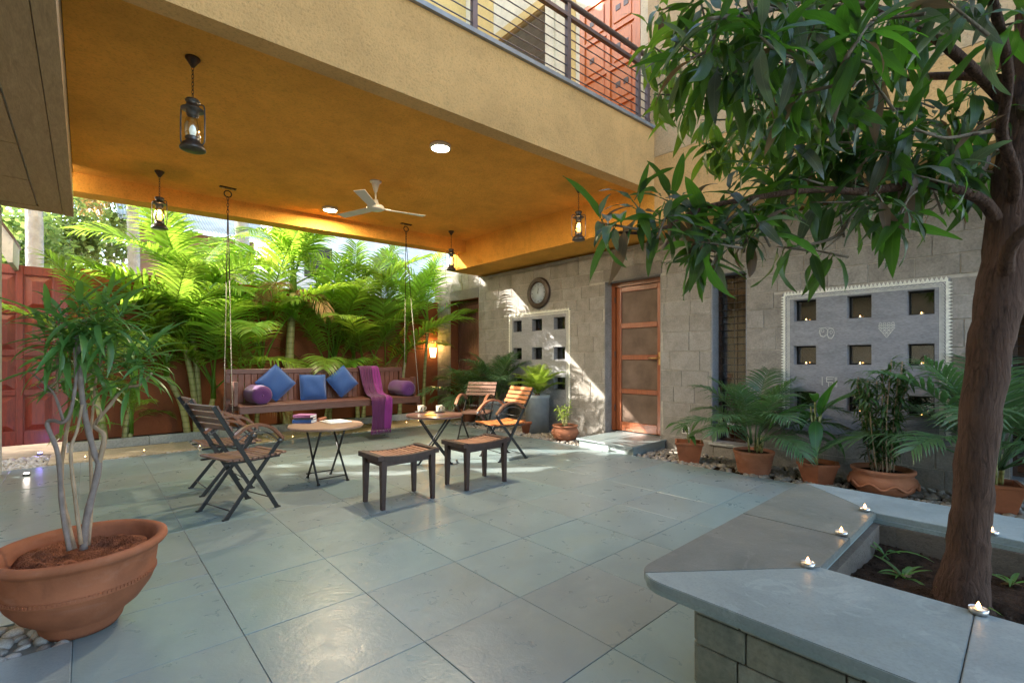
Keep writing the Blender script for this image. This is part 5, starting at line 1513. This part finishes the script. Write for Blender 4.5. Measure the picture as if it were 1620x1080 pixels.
# books, roll and newspaper on the pale table
def book(label, x, y, z, w, l, h, rz, mat):
    t = thing('book', label, 'book', (x, y, z), rz, 'books on the pale table')
    MB().rect(-w / 2, w / 2, -l / 2, l / 2, 0, .003).build('cover', M[mat], t)
    MB().rect(-w / 2, w / 2, -l / 2, l / 2, h - .003, h).build('cover', M[mat], t)
    MB().rect(-w / 2, -w / 2 + .003, -l / 2, l / 2, .003, h - .003).build('spine', M[mat], t)
    MB().rect(-w / 2 + .003, w / 2 - .004, -l / 2 + .003, l / 2 - .003, .0032, h - .0032).build('pages', M['paper'], t)
q = on_z(482, 668, .60); bz = .601
book('thick blue book at the bottom of the stack', q.x, q.y, bz, .15, .21, .035, .84, 'book_blue')
book('dark grey book in the middle of the stack', q.x + .01, q.y, bz + .0355, .14, .20, .024, .95, 'book_dark')
book('plum coloured book on top of the stack', q.x + .005, q.y + .005, bz + .060, .145, .20, .028, .75, 'book_plum')
q = on_z(509, 665, .60)
rp = MB().tube([(-.09, 0, .018), (.09, 0, .018)], .017, 14).build('rolled_paper', M['terracotta_pale']); rp.location = (q.x, q.y, bz); rp.rotation_euler = (0, 0, .75)
tag(rp, 'small brown paper roll beside the book stack', 'paper roll')
q = on_z(531, 667, .60)
nw = thing('newspaper', 'folded printed newspaper lying on the pale round table', 'newspaper', (q.x, q.y, bz), .05)
MB().cbox(-.125, .125, -.15, .15, 0, .008, .002).build('pages', M['paper'], nw)
pr = MB()
for k in range(8): pr.rect(-.11 + (k % 2) * .12, -.02 + (k % 2) * .12, -.13 + (k // 2) * .065, -.085 + (k // 2) * .065, .0082, .0086)
pr.build('printed_columns', M['print_grey'], nw)
# cups, saucers and napkin on the dark table
def cup(label, u, v):
    q = on_z(u, v, .611)
    t = thing('coffee_cup', label, 'cup', (q.x, q.y, .613), rng.uniform(3.6, 4.2), 'cups on the dark table')
    MB().lathe([(0, .008), (.036, .008), (.040, .02), (.043, .09), (.040, .09), (.037, .022), (0, .02)], 24).build('body', M['ceramic'], t)
    MB().tube([(0, .040, .075), (0, .066, .068), (0, .068, .042), (0, .041, .03)], .006, 6).build('handle', M['ceramic'], t)
    for k in range(4):
        a = k * 1.5 + .3; MB().box((.0418 * math.cos(a), .0418 * math.sin(a), .05 + .01 * (k % 2)), (.003, .014, .03), (0, 0, a)).build('printed_mark', M['mug_print'], t)
    s = MB().lathe([(0, 0), (.045, 0), (.078, .010), (.078, .013), (.04, .005), (0, .005)], 28).build('saucer', M['mug_print']); s.location = (q.x, q.y, .611)
    tag(s, 'dark saucer under the ' + ('left' if u < 680 else 'right') + ' cup', 'saucer', 'saucers')
cup('printed cream cup on the left saucer', 666, 652); cup('printed cream cup on the right saucer', 695, 652)
q = on_z(681, 656, .611)
nk = MB().cbox(-.04, .04, -.07, .07, 0, .003, .001).build('napkin', M['napkin']); nk.location = (q.x, q.y, .6115); nk.rotation_euler = (0, 0, .72)
tag(nk, 'yellow napkin between the two cups', 'napkin')

# ------------------------------------------------------------------ slatted stools
def make_stool(label):
    t = thing('slatted_stool', label, 'stool', (0, 0, 0), 0, 'dark slatted stools')
    LX, LY, H = .285, .19, .47
    sad = lambda x: H - .022 + .022 * (x / LX) ** 2
    for s in (-1, 1):
        n = 10; rail = MB()
        for i in range(n):
            xa, xb = (-LX + .031) * (1 - 2 * i / n), (-LX + .031) * (1 - 2 * (i + 1) / n)
            rail.bar((xa, s * (LY - .0215), sad(xa) - .02), (xb, s * (LY - .0215), sad(xb) - .02), .04, .04)
        rail.build('side_rail', M['stool_dark'], t)
        MB().cbox(s * LX - .03, s * LX + .03, -LY, LY, H - .044, H + .002, .004).build('end_rail', M['stool_dark'], t)
    for i in range(10):
        x = -.22 + .44 * i / 9
        MB().cbox(x - .0165, x + .0165, -LY + .0405, LY - .0405, sad(x) - .018, sad(x) - .001, .003).build('slat', M['stool_slat'], t)
    MB().rect(-LX + .035, LX - .035, -LY + .042, LY - .042, H - .058, H - .05).build('gap_shade_board', M['stool_dark'], t)  # dark sheet added below the slats, standing in for shade in the gaps
    for sx in (-1, 1):
        for sy in (-1, 1):
            b = MB(); a, c = .026, .017; z1 = H - .045
            x, y = sx * (LX - .035), sy * (LY - .03)
            ox, oy = sx * .006, sy * .004
            vs = [(x + ox + i * c, y + oy + j * c, .0) for i, j in ((-1, -1), (1, -1), (1, 1), (-1, 1))] + [(x + i * a, y + j * a, z1) for i, j in ((-1, -1), (1, -1), (1, 1), (-1, 1))]
            b.add(vs, [(3, 2, 1, 0), (4, 5, 6, 7), (0, 1, 5, 4), (1, 2, 6, 5), (2, 3, 7, 6), (3, 0, 4, 7)]).build('leg', M['stool_dark'], t)
    for sy in (-1, 1): MB().rect(-LX + .065, LX - .065, sy * (LY - .034) - .01, sy * (LY - .034) + .01, H - .098, H - .048).build('apron', M['stool_dark'], t)
    for sx in (-1, 1): MB().rect(sx * (LX - .038) - .01, sx * (LX - .038) + .01, -LY + .06, LY - .06, H - .1, H - .047).build('apron', M['stool_dark'], t)
    return t
st = make_stool('slatted stool at the left of the pair, nearest the pale table')
st2 = copy_tree(st); st2['label'] = 'slatted stool at the right of the pair, in front of the dark table'
st.location = (2.16, 3.94, 0); st2.location = (3.06, 3.94, 0)
st.rotation_euler = (0, 0, .02); st2.rotation_euler = (0, 0, .03)

# ------------------------------------------------------------------ hanging swing
SWX0, SWX1, SY0, SY1_, SZ_ = 1.50, 4.33, 7.18, 7.82, .645
sw = thing('swing_bench', 'long dark wooden swing bench hanging on chains in front of the palms', 'swing', (0, 0, 0))
MB().cbox(SWX0 + .04, SWX1, SY0, SY0 + .045, SZ_ - .085, SZ_ - .001, .004).build('front_rail', M['swing_wood'], sw)
MB().cbox(SWX0 + .04, SWX1, SY1_ - .045, SY1_, SZ_ - .085, SZ_ - .001, .004).build('back_rail', M['swing_wood'], sw)
for k in range(7):
    a = SY0 + .002 + k * .091
    MB().cbox(SWX0 + .042, SWX1 - .002, a, a + .087, SZ_, SZ_ + .022, .003).build('seat_plank', M['swing_wood'], sw)
for xx in (SWX0 + .0, SWX1 - .07):
    MB().cbox(xx, xx + .065, SY0 - .02, SY1_ + .02, SZ_ - .14, SZ_ - .087, .004).build('cross_beam', M['swing_wood'], sw)
MB().cbox(SWX0, SWX1, SY1_ - .03, SY1_ + .025, 1.09, 1.165, .005).build('top_rail', M['swing_wood'], sw)
x = SWX0 + .07
while x < SWX1 - .09:
    MB().cbox(x, x + .078, SY1_ - .02, SY1_ + .004, SZ_ + .024, 1.089, .003).build('back_slat', M['swing_slat'], sw); x += .0865
for xx in (SWX0 - .005, SWX1 - .06):
    MB().cbox(xx, xx + .06, SY1_ - .035, SY1_ + .03, SZ_ - .13, 1.088, .004).build('back_post', M['swing_wood'], sw)
    MB().cbox(xx + .004, xx + .056, SY0 + .12, SY0 + .24, SZ_ + .024, 1.0, .004).build('arm_post', M['swing_wood'], sw)
    MB().cbox(xx + .008, xx + .052, SY0 + .242, SY1_ - .037, SZ_ + .10, .97, .003).build('arm_panel', M['swing_wood'], sw)
# chains: from a ceiling plate, splitting in two to the seat
def swing_chain(label, cx, cy, sx, side):
    t = thing('swing_chain', label, 'chain', (cx, cy, 3.70), 0, 'swing chains')
    MB().rect(-.10, .10, -.03, .03, -.012, -.0005).build('ceiling_plate', M['bronze'], t)
    for s in (-1, 1):
        MB().lathe([(0, -.03), (.016, -.028), (.016, -.012), (0, -.012)], 8, (s * .055, 0, 0)).build('bolt', M['brass'], t)
    MB().tube([(.045 * math.cos(a), 0, -.09 + .045 * math.sin(a)) for a in np.linspace(0, 2 * pi, 20)], .008, 6, False).build('ring', M['bronze'], t)
    def link_(z, flip, hh=.03):
        P = [(math.cos(a) * .012, 0, z + math.sin(a) * hh) for a in np.linspace(0, 2 * pi, 12)]
        if flip: P = [(0, x_, z_) for x_, _, z_ in P]
        return MB().tube(P, .0045, 5, False)
    for k in range(5): link_(-.155 - k * .045, k % 2).build('chain_link', M['bronze'], t)
    for s, yy in ((-1, SY0 + .05), (1, SY1_ - .05)):
        a = Vector((0, .012 * s, -.36)); e = Vector((sx - cx, yy - cy, SZ_ - .115 - 3.70)); L = (e - a).length; d = (e - a) / L
        # upper third: long rods; lower: turned brass beads on a cord
        k = .34
        MB().tube([a, a + d * L * k], .0065, 6).build('chain_rod', M['bronze'], t)
        b = MB().tube([a + d * L * k, e], .0045, 5)
        b.build('chain_cord', M['cotton_rope'], t)
        bb = MB(); n = 80
        for i in range(n):
            p = a + d * L * (k + (1 - k) * i / n); rr_ = .012 if i % 10 == 0 else .0062
            bb.lathe([(0, -rr_), (rr_, 0), (0, rr_)], 6, p)
        stuff(bb.build('chain_beads', M['chain_steel'], t))
        MB().tube([e + Vector((0, 0, .12)), e + Vector((.025, 0, .09)), e + Vector((.0, 0, .05)), e + Vector((-.02, 0, .02)), e], .006, 6).build('hook', M['bronze'], t)
swing_chain('brass beaded chain carrying the left end of the swing', 1.47, 7.52, SWX0 - .03, -1)
swing_chain('brass beaded chain carrying the right end of the swing', 4.20, 7.42, SWX1 + .03, 1)

def bolster(label, x):
    t = thing('bolster', label, 'bolster', (x, SY0 + .04, SZ_ + .022 + .135), 0, 'purple bolsters on the swing')
    L, R_ = .56, .135
    prof = [(0, 0), (.05, -.012), (.10, -.002), (.125, .018), (R_, .05)] + [(R_ + .003 * math.sin(k), .05 + (L - .1) * k / 8) for k in range(1, 8)] + [(R_, L - .05), (.125, L - .018), (.1, L + .002), (0, L + .01)]
    MB().lathe(prof, 36).xform(Matrix.Rotation(-pi / 2, 4, 'X')).build('cover', M['purple_velvet'], t)
    MB().lathe([(0, -.02), (.012, -.016), (.014, -.008), (0, 0)], 10).xform(Matrix.Rotation(-pi / 2, 4, 'X')).build('button', M['purple_velvet'], t)
bolster('purple velvet bolster at the left end of the swing', SWX0 + .34)
bolster('purple velvet bolster at the right end of the swing', SWX1 - .18)
def cushion(label, c, diamond, seed, size=.40, tilt=.2, yaw=0.0):
    t = thing('cushion', label, 'cushion', c, 0, 'blue cushions on the swing')
    n = 14; b = MB(); vs = []; fs = []
    for side in (-1, 1):
        for i in range(n + 1):
            for j in range(n + 1):
                u, v = -1 + 2 * i / n, -1 + 2 * j / n
                e = (1 - u ** 4) * (1 - v ** 4); th = .058 * e ** .55
                pin = 1 - .05 * (1 - u * u) * (abs(v) ** 3) - .0
                vs.append(Vector((u * size / 2 * (1 - .05 * (1 - v * v) * 0 - .04 * (1 - abs(v)) * abs(u) ** 4), side * th + .004 * math.sin(u * 5 + v * 4 + seed), v * size / 2 * (1 - .04 * (1 - abs(u)) * abs(v) ** 4))))
    N = (n + 1) ** 2
    for i in range(n):
        for j in range(n):
            q = (i * (n + 1) + j, (i + 1) * (n + 1) + j, (i + 1) * (n + 1) + j + 1, i * (n + 1) + j + 1)
            fs.append(q); fs.append(tuple(N + k for k in reversed(q)))
    b.add(vs, fs, True)
    m = Matrix.Rotation(yaw, 4, 'Z') @ Matrix.Rotation(-tilt, 4, 'X') @ Matrix.Rotation(pi / 4 + .05 * seed if diamond else .02, 4, 'Y')
    b.xform(m).build('cover', M['blue_cotton'], t)
    P = [Vector((sx * size / 2 * .985, 0, sz * size / 2 * .985)) for sx, sz in ((-1, -1), (1, -1), (1, 1), (-1, 1), (-1, -1))]
    MB().tube(P, .006, 6, False).xform(m).build('piping', M['blue_cotton'], t)
zc = SZ_ + .022
cushion('blue cushion standing on its corner beside the left bolster', (2.13, 7.66, zc + .285), True, 1, .41, .22)
cushion('blue square cushion upright in the middle of the swing', (2.68, 7.66, zc + .20), False, 2, .40, .2)
cushion('blue cushion standing on its corner beside the purple throw', (3.16, 7.68, zc + .275), True, 3, .39, .2)

# purple throw over the backrest, seat and front edge
def throw():
    t = thing('throw_blanket', 'purple and magenta fringed throw draped over the swing back and seat', 'throw')
    path = [(SY1_ + .04, .93), (SY1_ + .05, 1.10), (SY1_ + .015, 1.185), (SY1_ - .045, 1.15), (SY1_ - .09, 1.0), (SY1_ - .16, .84), (SY1_ - .26, .73), (SY0 + .22, .695), (SY0 + .05, .69), (SY0 - .03, .665), (SY0 - .05, .58), (SY0 - .055, .45), (SY0 - .06, .30), (SY0 - .06, .17)]
    P = spline([(0, y, z) for y, z in path], 4); m = len(P); n = 36
    vs = []; r = random.Random(2)
    for i, p in enumerate(P):
        f = i / (m - 1)
        w = .40 - .10 * math.exp(-((f - .5) / .16) ** 2) - .03 * f
        xc = 3.66 - .10 * max(0, (f - .35)) * 1.6
        for j in range(n + 1):
            u = -1 + 2 * j / n
            fold = (.020 + .014 * math.sin(f * 6)) * math.sin(u * 11 + 2.2 * math.sin(f * 5) + f * 3) + .008 * math.sin(u * 23 + f * 9)
            gather = 1 - .1 * math.sin(f * 7 + 1)
            yy = p.y - abs(fold) * .9 - .008; zz = p.z + (abs(fold) * .9 if .38 < f < .68 else 0)
            vs.append((xc + u * w / 2 * gather + .012 * math.sin(f * 12 + u * 3), yy, zz))
    def part(j0, j1, mat, name):
        fs = [(i * (n + 1) + j, i * (n + 1) + j + 1, (i + 1) * (n + 1) + j + 1, (i + 1) * (n + 1) + j) for i in range(m - 1) for j in range(j0, j1)]
        used = sorted({k for q in fs for k in q}); mp = {k: i for i, k in enumerate(used)}
        o = MB().add([vs[k] for k in used], [tuple(mp[k] for k in q) for q in fs], True).build(name, M[mat], t)
        md = o.modifiers.new('thickness', 'SOLIDIFY'); md.thickness = .006
    part(0, 24, 'throw_dark', 'dark_half'); part(24, n, 'throw_magenta', 'bright_half')
    fr = MB()
    for j in range(n + 1):
        q = Vector(vs[(m - 1) * (n + 1) + j])
        for k in range(2):
            fr.tube([q, q + Vector((r.gauss(0, .006), r.gauss(0, .006), -.03)), q + Vector((r.gauss(0, .012), r.gauss(0, .01), -.075))], [.003, .0025, .001], 4)
    stuff(fr.build('fringe', M['throw_magenta'], t))
throw()

# ------------------------------------------------------------------ ceiling fan, lamps, lanterns
CZ = 3.70
fan = thing('ceiling_fan', 'white three-bladed ceiling fan under the ochre ceiling', 'fan', (2.89, 5.92, CZ))
MB().lathe([(.075, -.0005), (.075, -.018), (.055, -.03), (.048, -.05), (.018, -.15), (.0, -.15)], 28).build('canopy_cup', M['white_enamel'], fan)
MB().tube([(0, 0, -.14), (0, 0, -.30)], .012, 10).build('down_rod', M['white_enamel'], fan)
MB().lathe([(0, -.25), (.03, -.25), (.04, -.29), (.05, -.315), (.10, -.33), (.115, -.35), (.115, -.375), (.10, -.385), (.02, -.39), (0, -.39)], 32).build('motor', M['white_enamel'], fan)
right = math.degrees(math.atan2(_R.y, _R.x))
for a in (right + 270, right + 30, right + 150):
    b = MB(); vs = []; L0, L1 = .13, .68
    for i in range(7):
        t_ = i / 6; x = L0 + (L1 - L0) * t_; w = .105 + .03 * t_; tl = .22 - .10 * t_
        for s in (-1, 1):
            for z in (-.0025, .0025): vs.append((x, s * w / 2 * math.cos(tl), s * w / 2 * math.sin(tl) + z - .365))
    fs = []
    for i in range(6):
        k = 4 * i
        for p_, q_ in ((0, 1), (1, 3), (3, 2), (2, 0)): fs.append((k + p_, k + 4 + p_, k + 4 + q_, k + q_))
    fs += [(0, 1, 3, 2), (24, 26, 27, 25)]
    b.add(vs, fs).bar((.08, 0, -.362), (.2, 0, -.362), .05, .008)
    b.xform(Matrix.Rotation(math.radians(a), 4, 'Z')).build('blade', M['white_enamel'], fan)

def flush_lamp(label, x, y, rad, power):
    t = thing('ceiling_lamp', label, 'ceiling lamp', (x, y, CZ), 0, 'round flush ceiling lamps')
    MB().lathe([(rad, -.0005), (rad, -.03), (rad - .012, -.042), (rad - .02, -.042), (rad - .02, -.03), (rad - .03, -.0005)], 36).build('housing', M['white_enamel'], t)
    MB().lathe([(0, -.036), (rad - .0205, -.036), (rad - .0205, -.03), (0, -.03)], 36).build('diffuser', M['lamp_white'], t)
    ld = bpy.data.lights.new('lamp_light', 'AREA'); ld.shape = 'DISK'; ld.size = rad * 1.6; ld.energy = power; ld.color = (1, .80, .52)
    lo = bpy.data.objects.new('lamp_light', ld); COL.objects.link(lo); lo.parent = t; lo.location = (0, 0, -.05)
flush_lamp('bright round ceiling lamp near the balcony edge', 2.945, 4.44, .118, 15)
flush_lamp('bright round ceiling lamp beside the fan blade', 2.87, 7.45, .118, 13)

def lantern(label, x, y, bulb, power, rot=0.0):
    t = thing('hanging_lantern', label, 'lantern', (x, y, CZ), rot, 'hanging storm lanterns')
    zt = 3.37 - CZ                                             # top of the body
    MB().lathe([(.052, -.0005), (.052, -.012), (.04, -.03), (.012, -.075), (0, -.075)], 22).build('ceiling_rose', M['bronze'], t)
    k = 0; z = -.085
    while z > zt - .0:
        P = [(math.cos(a) * .008, 0, z + math.sin(a) * .02) for a in np.linspace(0, 2 * pi, 10)]
        if k % 2: P = [(0, x_, z_) for x_, _, z_ in P]
        MB().tube(P, .0028, 5, False).build('chain_link', M['bronze'], t); z -= .031; k += 1
    MB().lathe([(0, 0), (.045, -.003), (.052, -.014), (.05, -.022), (.042, -.026), (.042, -.05), (.05, -.056), (.062, -.07), (.082, -.085), (.078, -.089), (.045, -.085), (.042, -.13), (.034, -.14), (0, -.14)], 26, (0, 0, zt)).build('cap', M['pewter'], t)
    MB().lathe([(.036, -.137), (.05, -.17), (.058, -.22), (.055, -.27), (.045, -.31)], 26, (0, 0, zt)).build('glass_chimney', M['lantern_glass'], t)
    MB().lathe([(.0, -.30), (.05, -.302), (.054, -.312), (.045, -.325), (.055, -.34), (.075, -.36), (.09, -.39), (.09, -.40), (.083, -.403), (0, -.403)], 30, (0, 0, zt)).build('base', M['pewter'], t)
    for s in (-1, 1):
        P = spline([(s * .05, 0, zt - .045), (s * .085, 0, zt - .05), (s * .094, 0, zt - .09), (s * .096, 0, zt - .22), (s * .092, 0, zt - .34), (s * .06, 0, zt - .365)], 4)
        MB().tube(P, .0055, 6).build('side_wire', M['pewter'], t)
    MB().lathe([(0, -.30), (.018, -.295), (.022, -.27), (.026, -.25), (.02, -.225), (.006, -.205), (0, -.203)], 16, (0, 0, zt)).build('bulb', M[bulb], t)
    if power:
        ld = bpy.data.lights.new('lantern_light', 'POINT'); ld.energy = power; ld.color = (1, .55, .2); ld.shadow_soft_size = .03
        lo = bpy.data.objects.new('lantern_light', ld); COL.objects.link(lo); lo.parent = t; lo.location = (0, 0, zt - .19)
lantern('nearest hanging lantern with an unlit pale bulb', .632, 4.48, 'bulb_pale', 0, math.radians(right))
lantern('lit lantern hanging before the palms at the left', .698, 7.46, 'bulb_warm', .4, math.radians(right))
lantern('lit lantern hanging in the far corner near the stone wall', 5.06, 7.27, 'bulb_warm', .4, math.radians(right))
lantern('lit copper-glow lantern hanging in front of the wall beam', 5.10, 4.24, 'bulb_warm', .4, math.radians(right))
sc_ = thing('wall_sconce', 'glowing half-round wall lamp in the corner of the compound wall', 'wall lamp', (on_y(682, 558, GY).x, GY, 1.36))
MB().rect(-.05, .05, -.02, -.001, -.02, .24).build('back_plate', M['bronze'], sc_)
MB().lathe([(.055, .0), (.075, .12), (.085, .23), (.075, .225), (.05, .01)], 20, (0, -.085, 0)).build('shade', M['sconce_glow'], sc_)
MB().box((0, -.05, .01), (.03, .08, .015)).build('bracket', M['bronze'], sc_)
ld = bpy.data.lights.new('sconce_light', 'POINT'); ld.energy = 2.2; ld.color = (1, .55, .18); ld.shadow_soft_size = .05
lo = bpy.data.objects.new('sconce_light', ld); COL.objects.link(lo); lo.parent = sc_; lo.location = (0, -.085, .28)

# wall clock
ck = thing('wall_clock', 'round dark carved wall clock above the small windows', 'clock', (WX - .002, 6.30, 2.57))
MX = Matrix.Rotation(-pi / 2, 4, 'Y')
MB().lathe([(.29, 0), (.30, .02), (.29, .05), (.265, .06), (.25, .052), (.24, .062), (.215, .066), (.20, .055), (.195, .03), (.0, .03)], 56).xform(MX).build('rim', M['clock_rim'], ck)
MB().lathe([(.0, .0345), (.196, .0345), (.196, .0315), (0, .0315)], 48).xform(MX).build('dial', M['clock_face'], ck)
for k in range(12):
    a = 2 * pi * k / 12
    MB().box((-.0352, .16 * math.sin(a), .16 * math.cos(a)), (.0012, .008 if k % 3 else .014, .03), (-a, 0, 0)).build('hour_mark', M['ink'], ck)
MB().box((-.038, 0, .05), (.002, .007, .14), (0, 0, 0)).build('minute_hand', M['ink'], ck)
MB().box((-.0405, .0, .035), (.002, .010, .10), (.35, 0, 0)).build('hour_hand', M['ink'], ck)

# ------------------------------------------------------------------ tea lights
def tealight(label, p, group='tea lights', s=1.0):
    t = thing('tea_light', label, 'candle', p, 0, group)
    MB().lathe([(0, 0), (.019, 0), (.0195, .014), (.0185, .014), (.018, .004), (0, .004)], 20).build('tin_cup', M['candle_tin'], t)
    MB().lathe([(0, .0115), (.0182, .0115), (.0182, .004), (0, .004)], 18).build('wax', M['wax'], t)
    MB().lathe([(0, .0125), (.0045, .0155), (.005, .019), (.003, .025), (0, .031)], 10).build('flame', M['flame'], t)
    t.scale = (s, s, s)
def tl(label, u, v, z, s=1.3, g='tea lights'):
    q = on_z(u, v, z); tealight(label, (q.x, q.y, z + .0015), g, s)
tl('tea light at the far inner corner of the bench', 1368, 808, PZ); tl('tea light halfway along the bench inner edge', 1331, 846, PZ)
tl('tea light at the near inner corner of the bench', 1278, 896, PZ); tl('tea light on the bench joint in front of the trunk', 1548, 970, PZ); tl('tea light on the far bench side behind the trunk', 1569, 845, PZ)
for u, v, nm in ((135, 724, 'left of the dracaena stems'), (228, 714, 'at the gap between the first two pavers'), (604, 671, 'under the hanging throw'), (643, 669, 'left of the dark table'), (662, 666, 'behind the dark table'), (316, 707, 'behind the nearest chair back'), (463, 692, 'behind the pale table')):
    tl('tea light on the yellow pavers ' + nm, u, v, .013, 1.0, 'tea lights on the pavers')
nm_c = ('left', 'middle', 'right'); nm_r = ('top', 'middle', 'bottom')
for i, q in enumerate(WIN_B):
    tealight('tea light in the %s row, %s column of the large window panel' % (nm_r[i % 3], nm_c[i // 3]), (WX + .045, (q[0] + q[1]) / 2, q[2] + .0095), 'tea lights in the window niches')
# small garden lights by the gate
def uplight(label, u, v, z, mat, power, col):
    q = on_z(u, v, z)
    t = thing('garden_light', label, 'lamp', (q.x, q.y, z), 0, 'small garden lights')
    MB().lathe([(0, 0), (.03, 0), (.034, .02), (.03, .025), (0, .02)], 16).build('housing', M['pewter'], t)
    MB().lathe([(0, .0225), (.024, .0225), (.02, .034), (0, .036)], 14).build('lens', M[mat], t)
    ld = bpy.data.lights.new('garden_light_beam', 'POINT'); ld.energy = power; ld.color = col; ld.shadow_soft_size = .02
    lo = bpy.data.objects.new('garden_light_beam', ld); COL.objects.link(lo); lo.parent = t; lo.location = (0, 0, .07)
uplight('small blue garden light on the gravel below the red gate', 63, 719, .005, 'blue_led', .2, (.25, .2, 1))
uplight('small white garden light in the pebbles at the floor edge', 42, 752, .002, 'white_led', .06, (1, .9, .8))
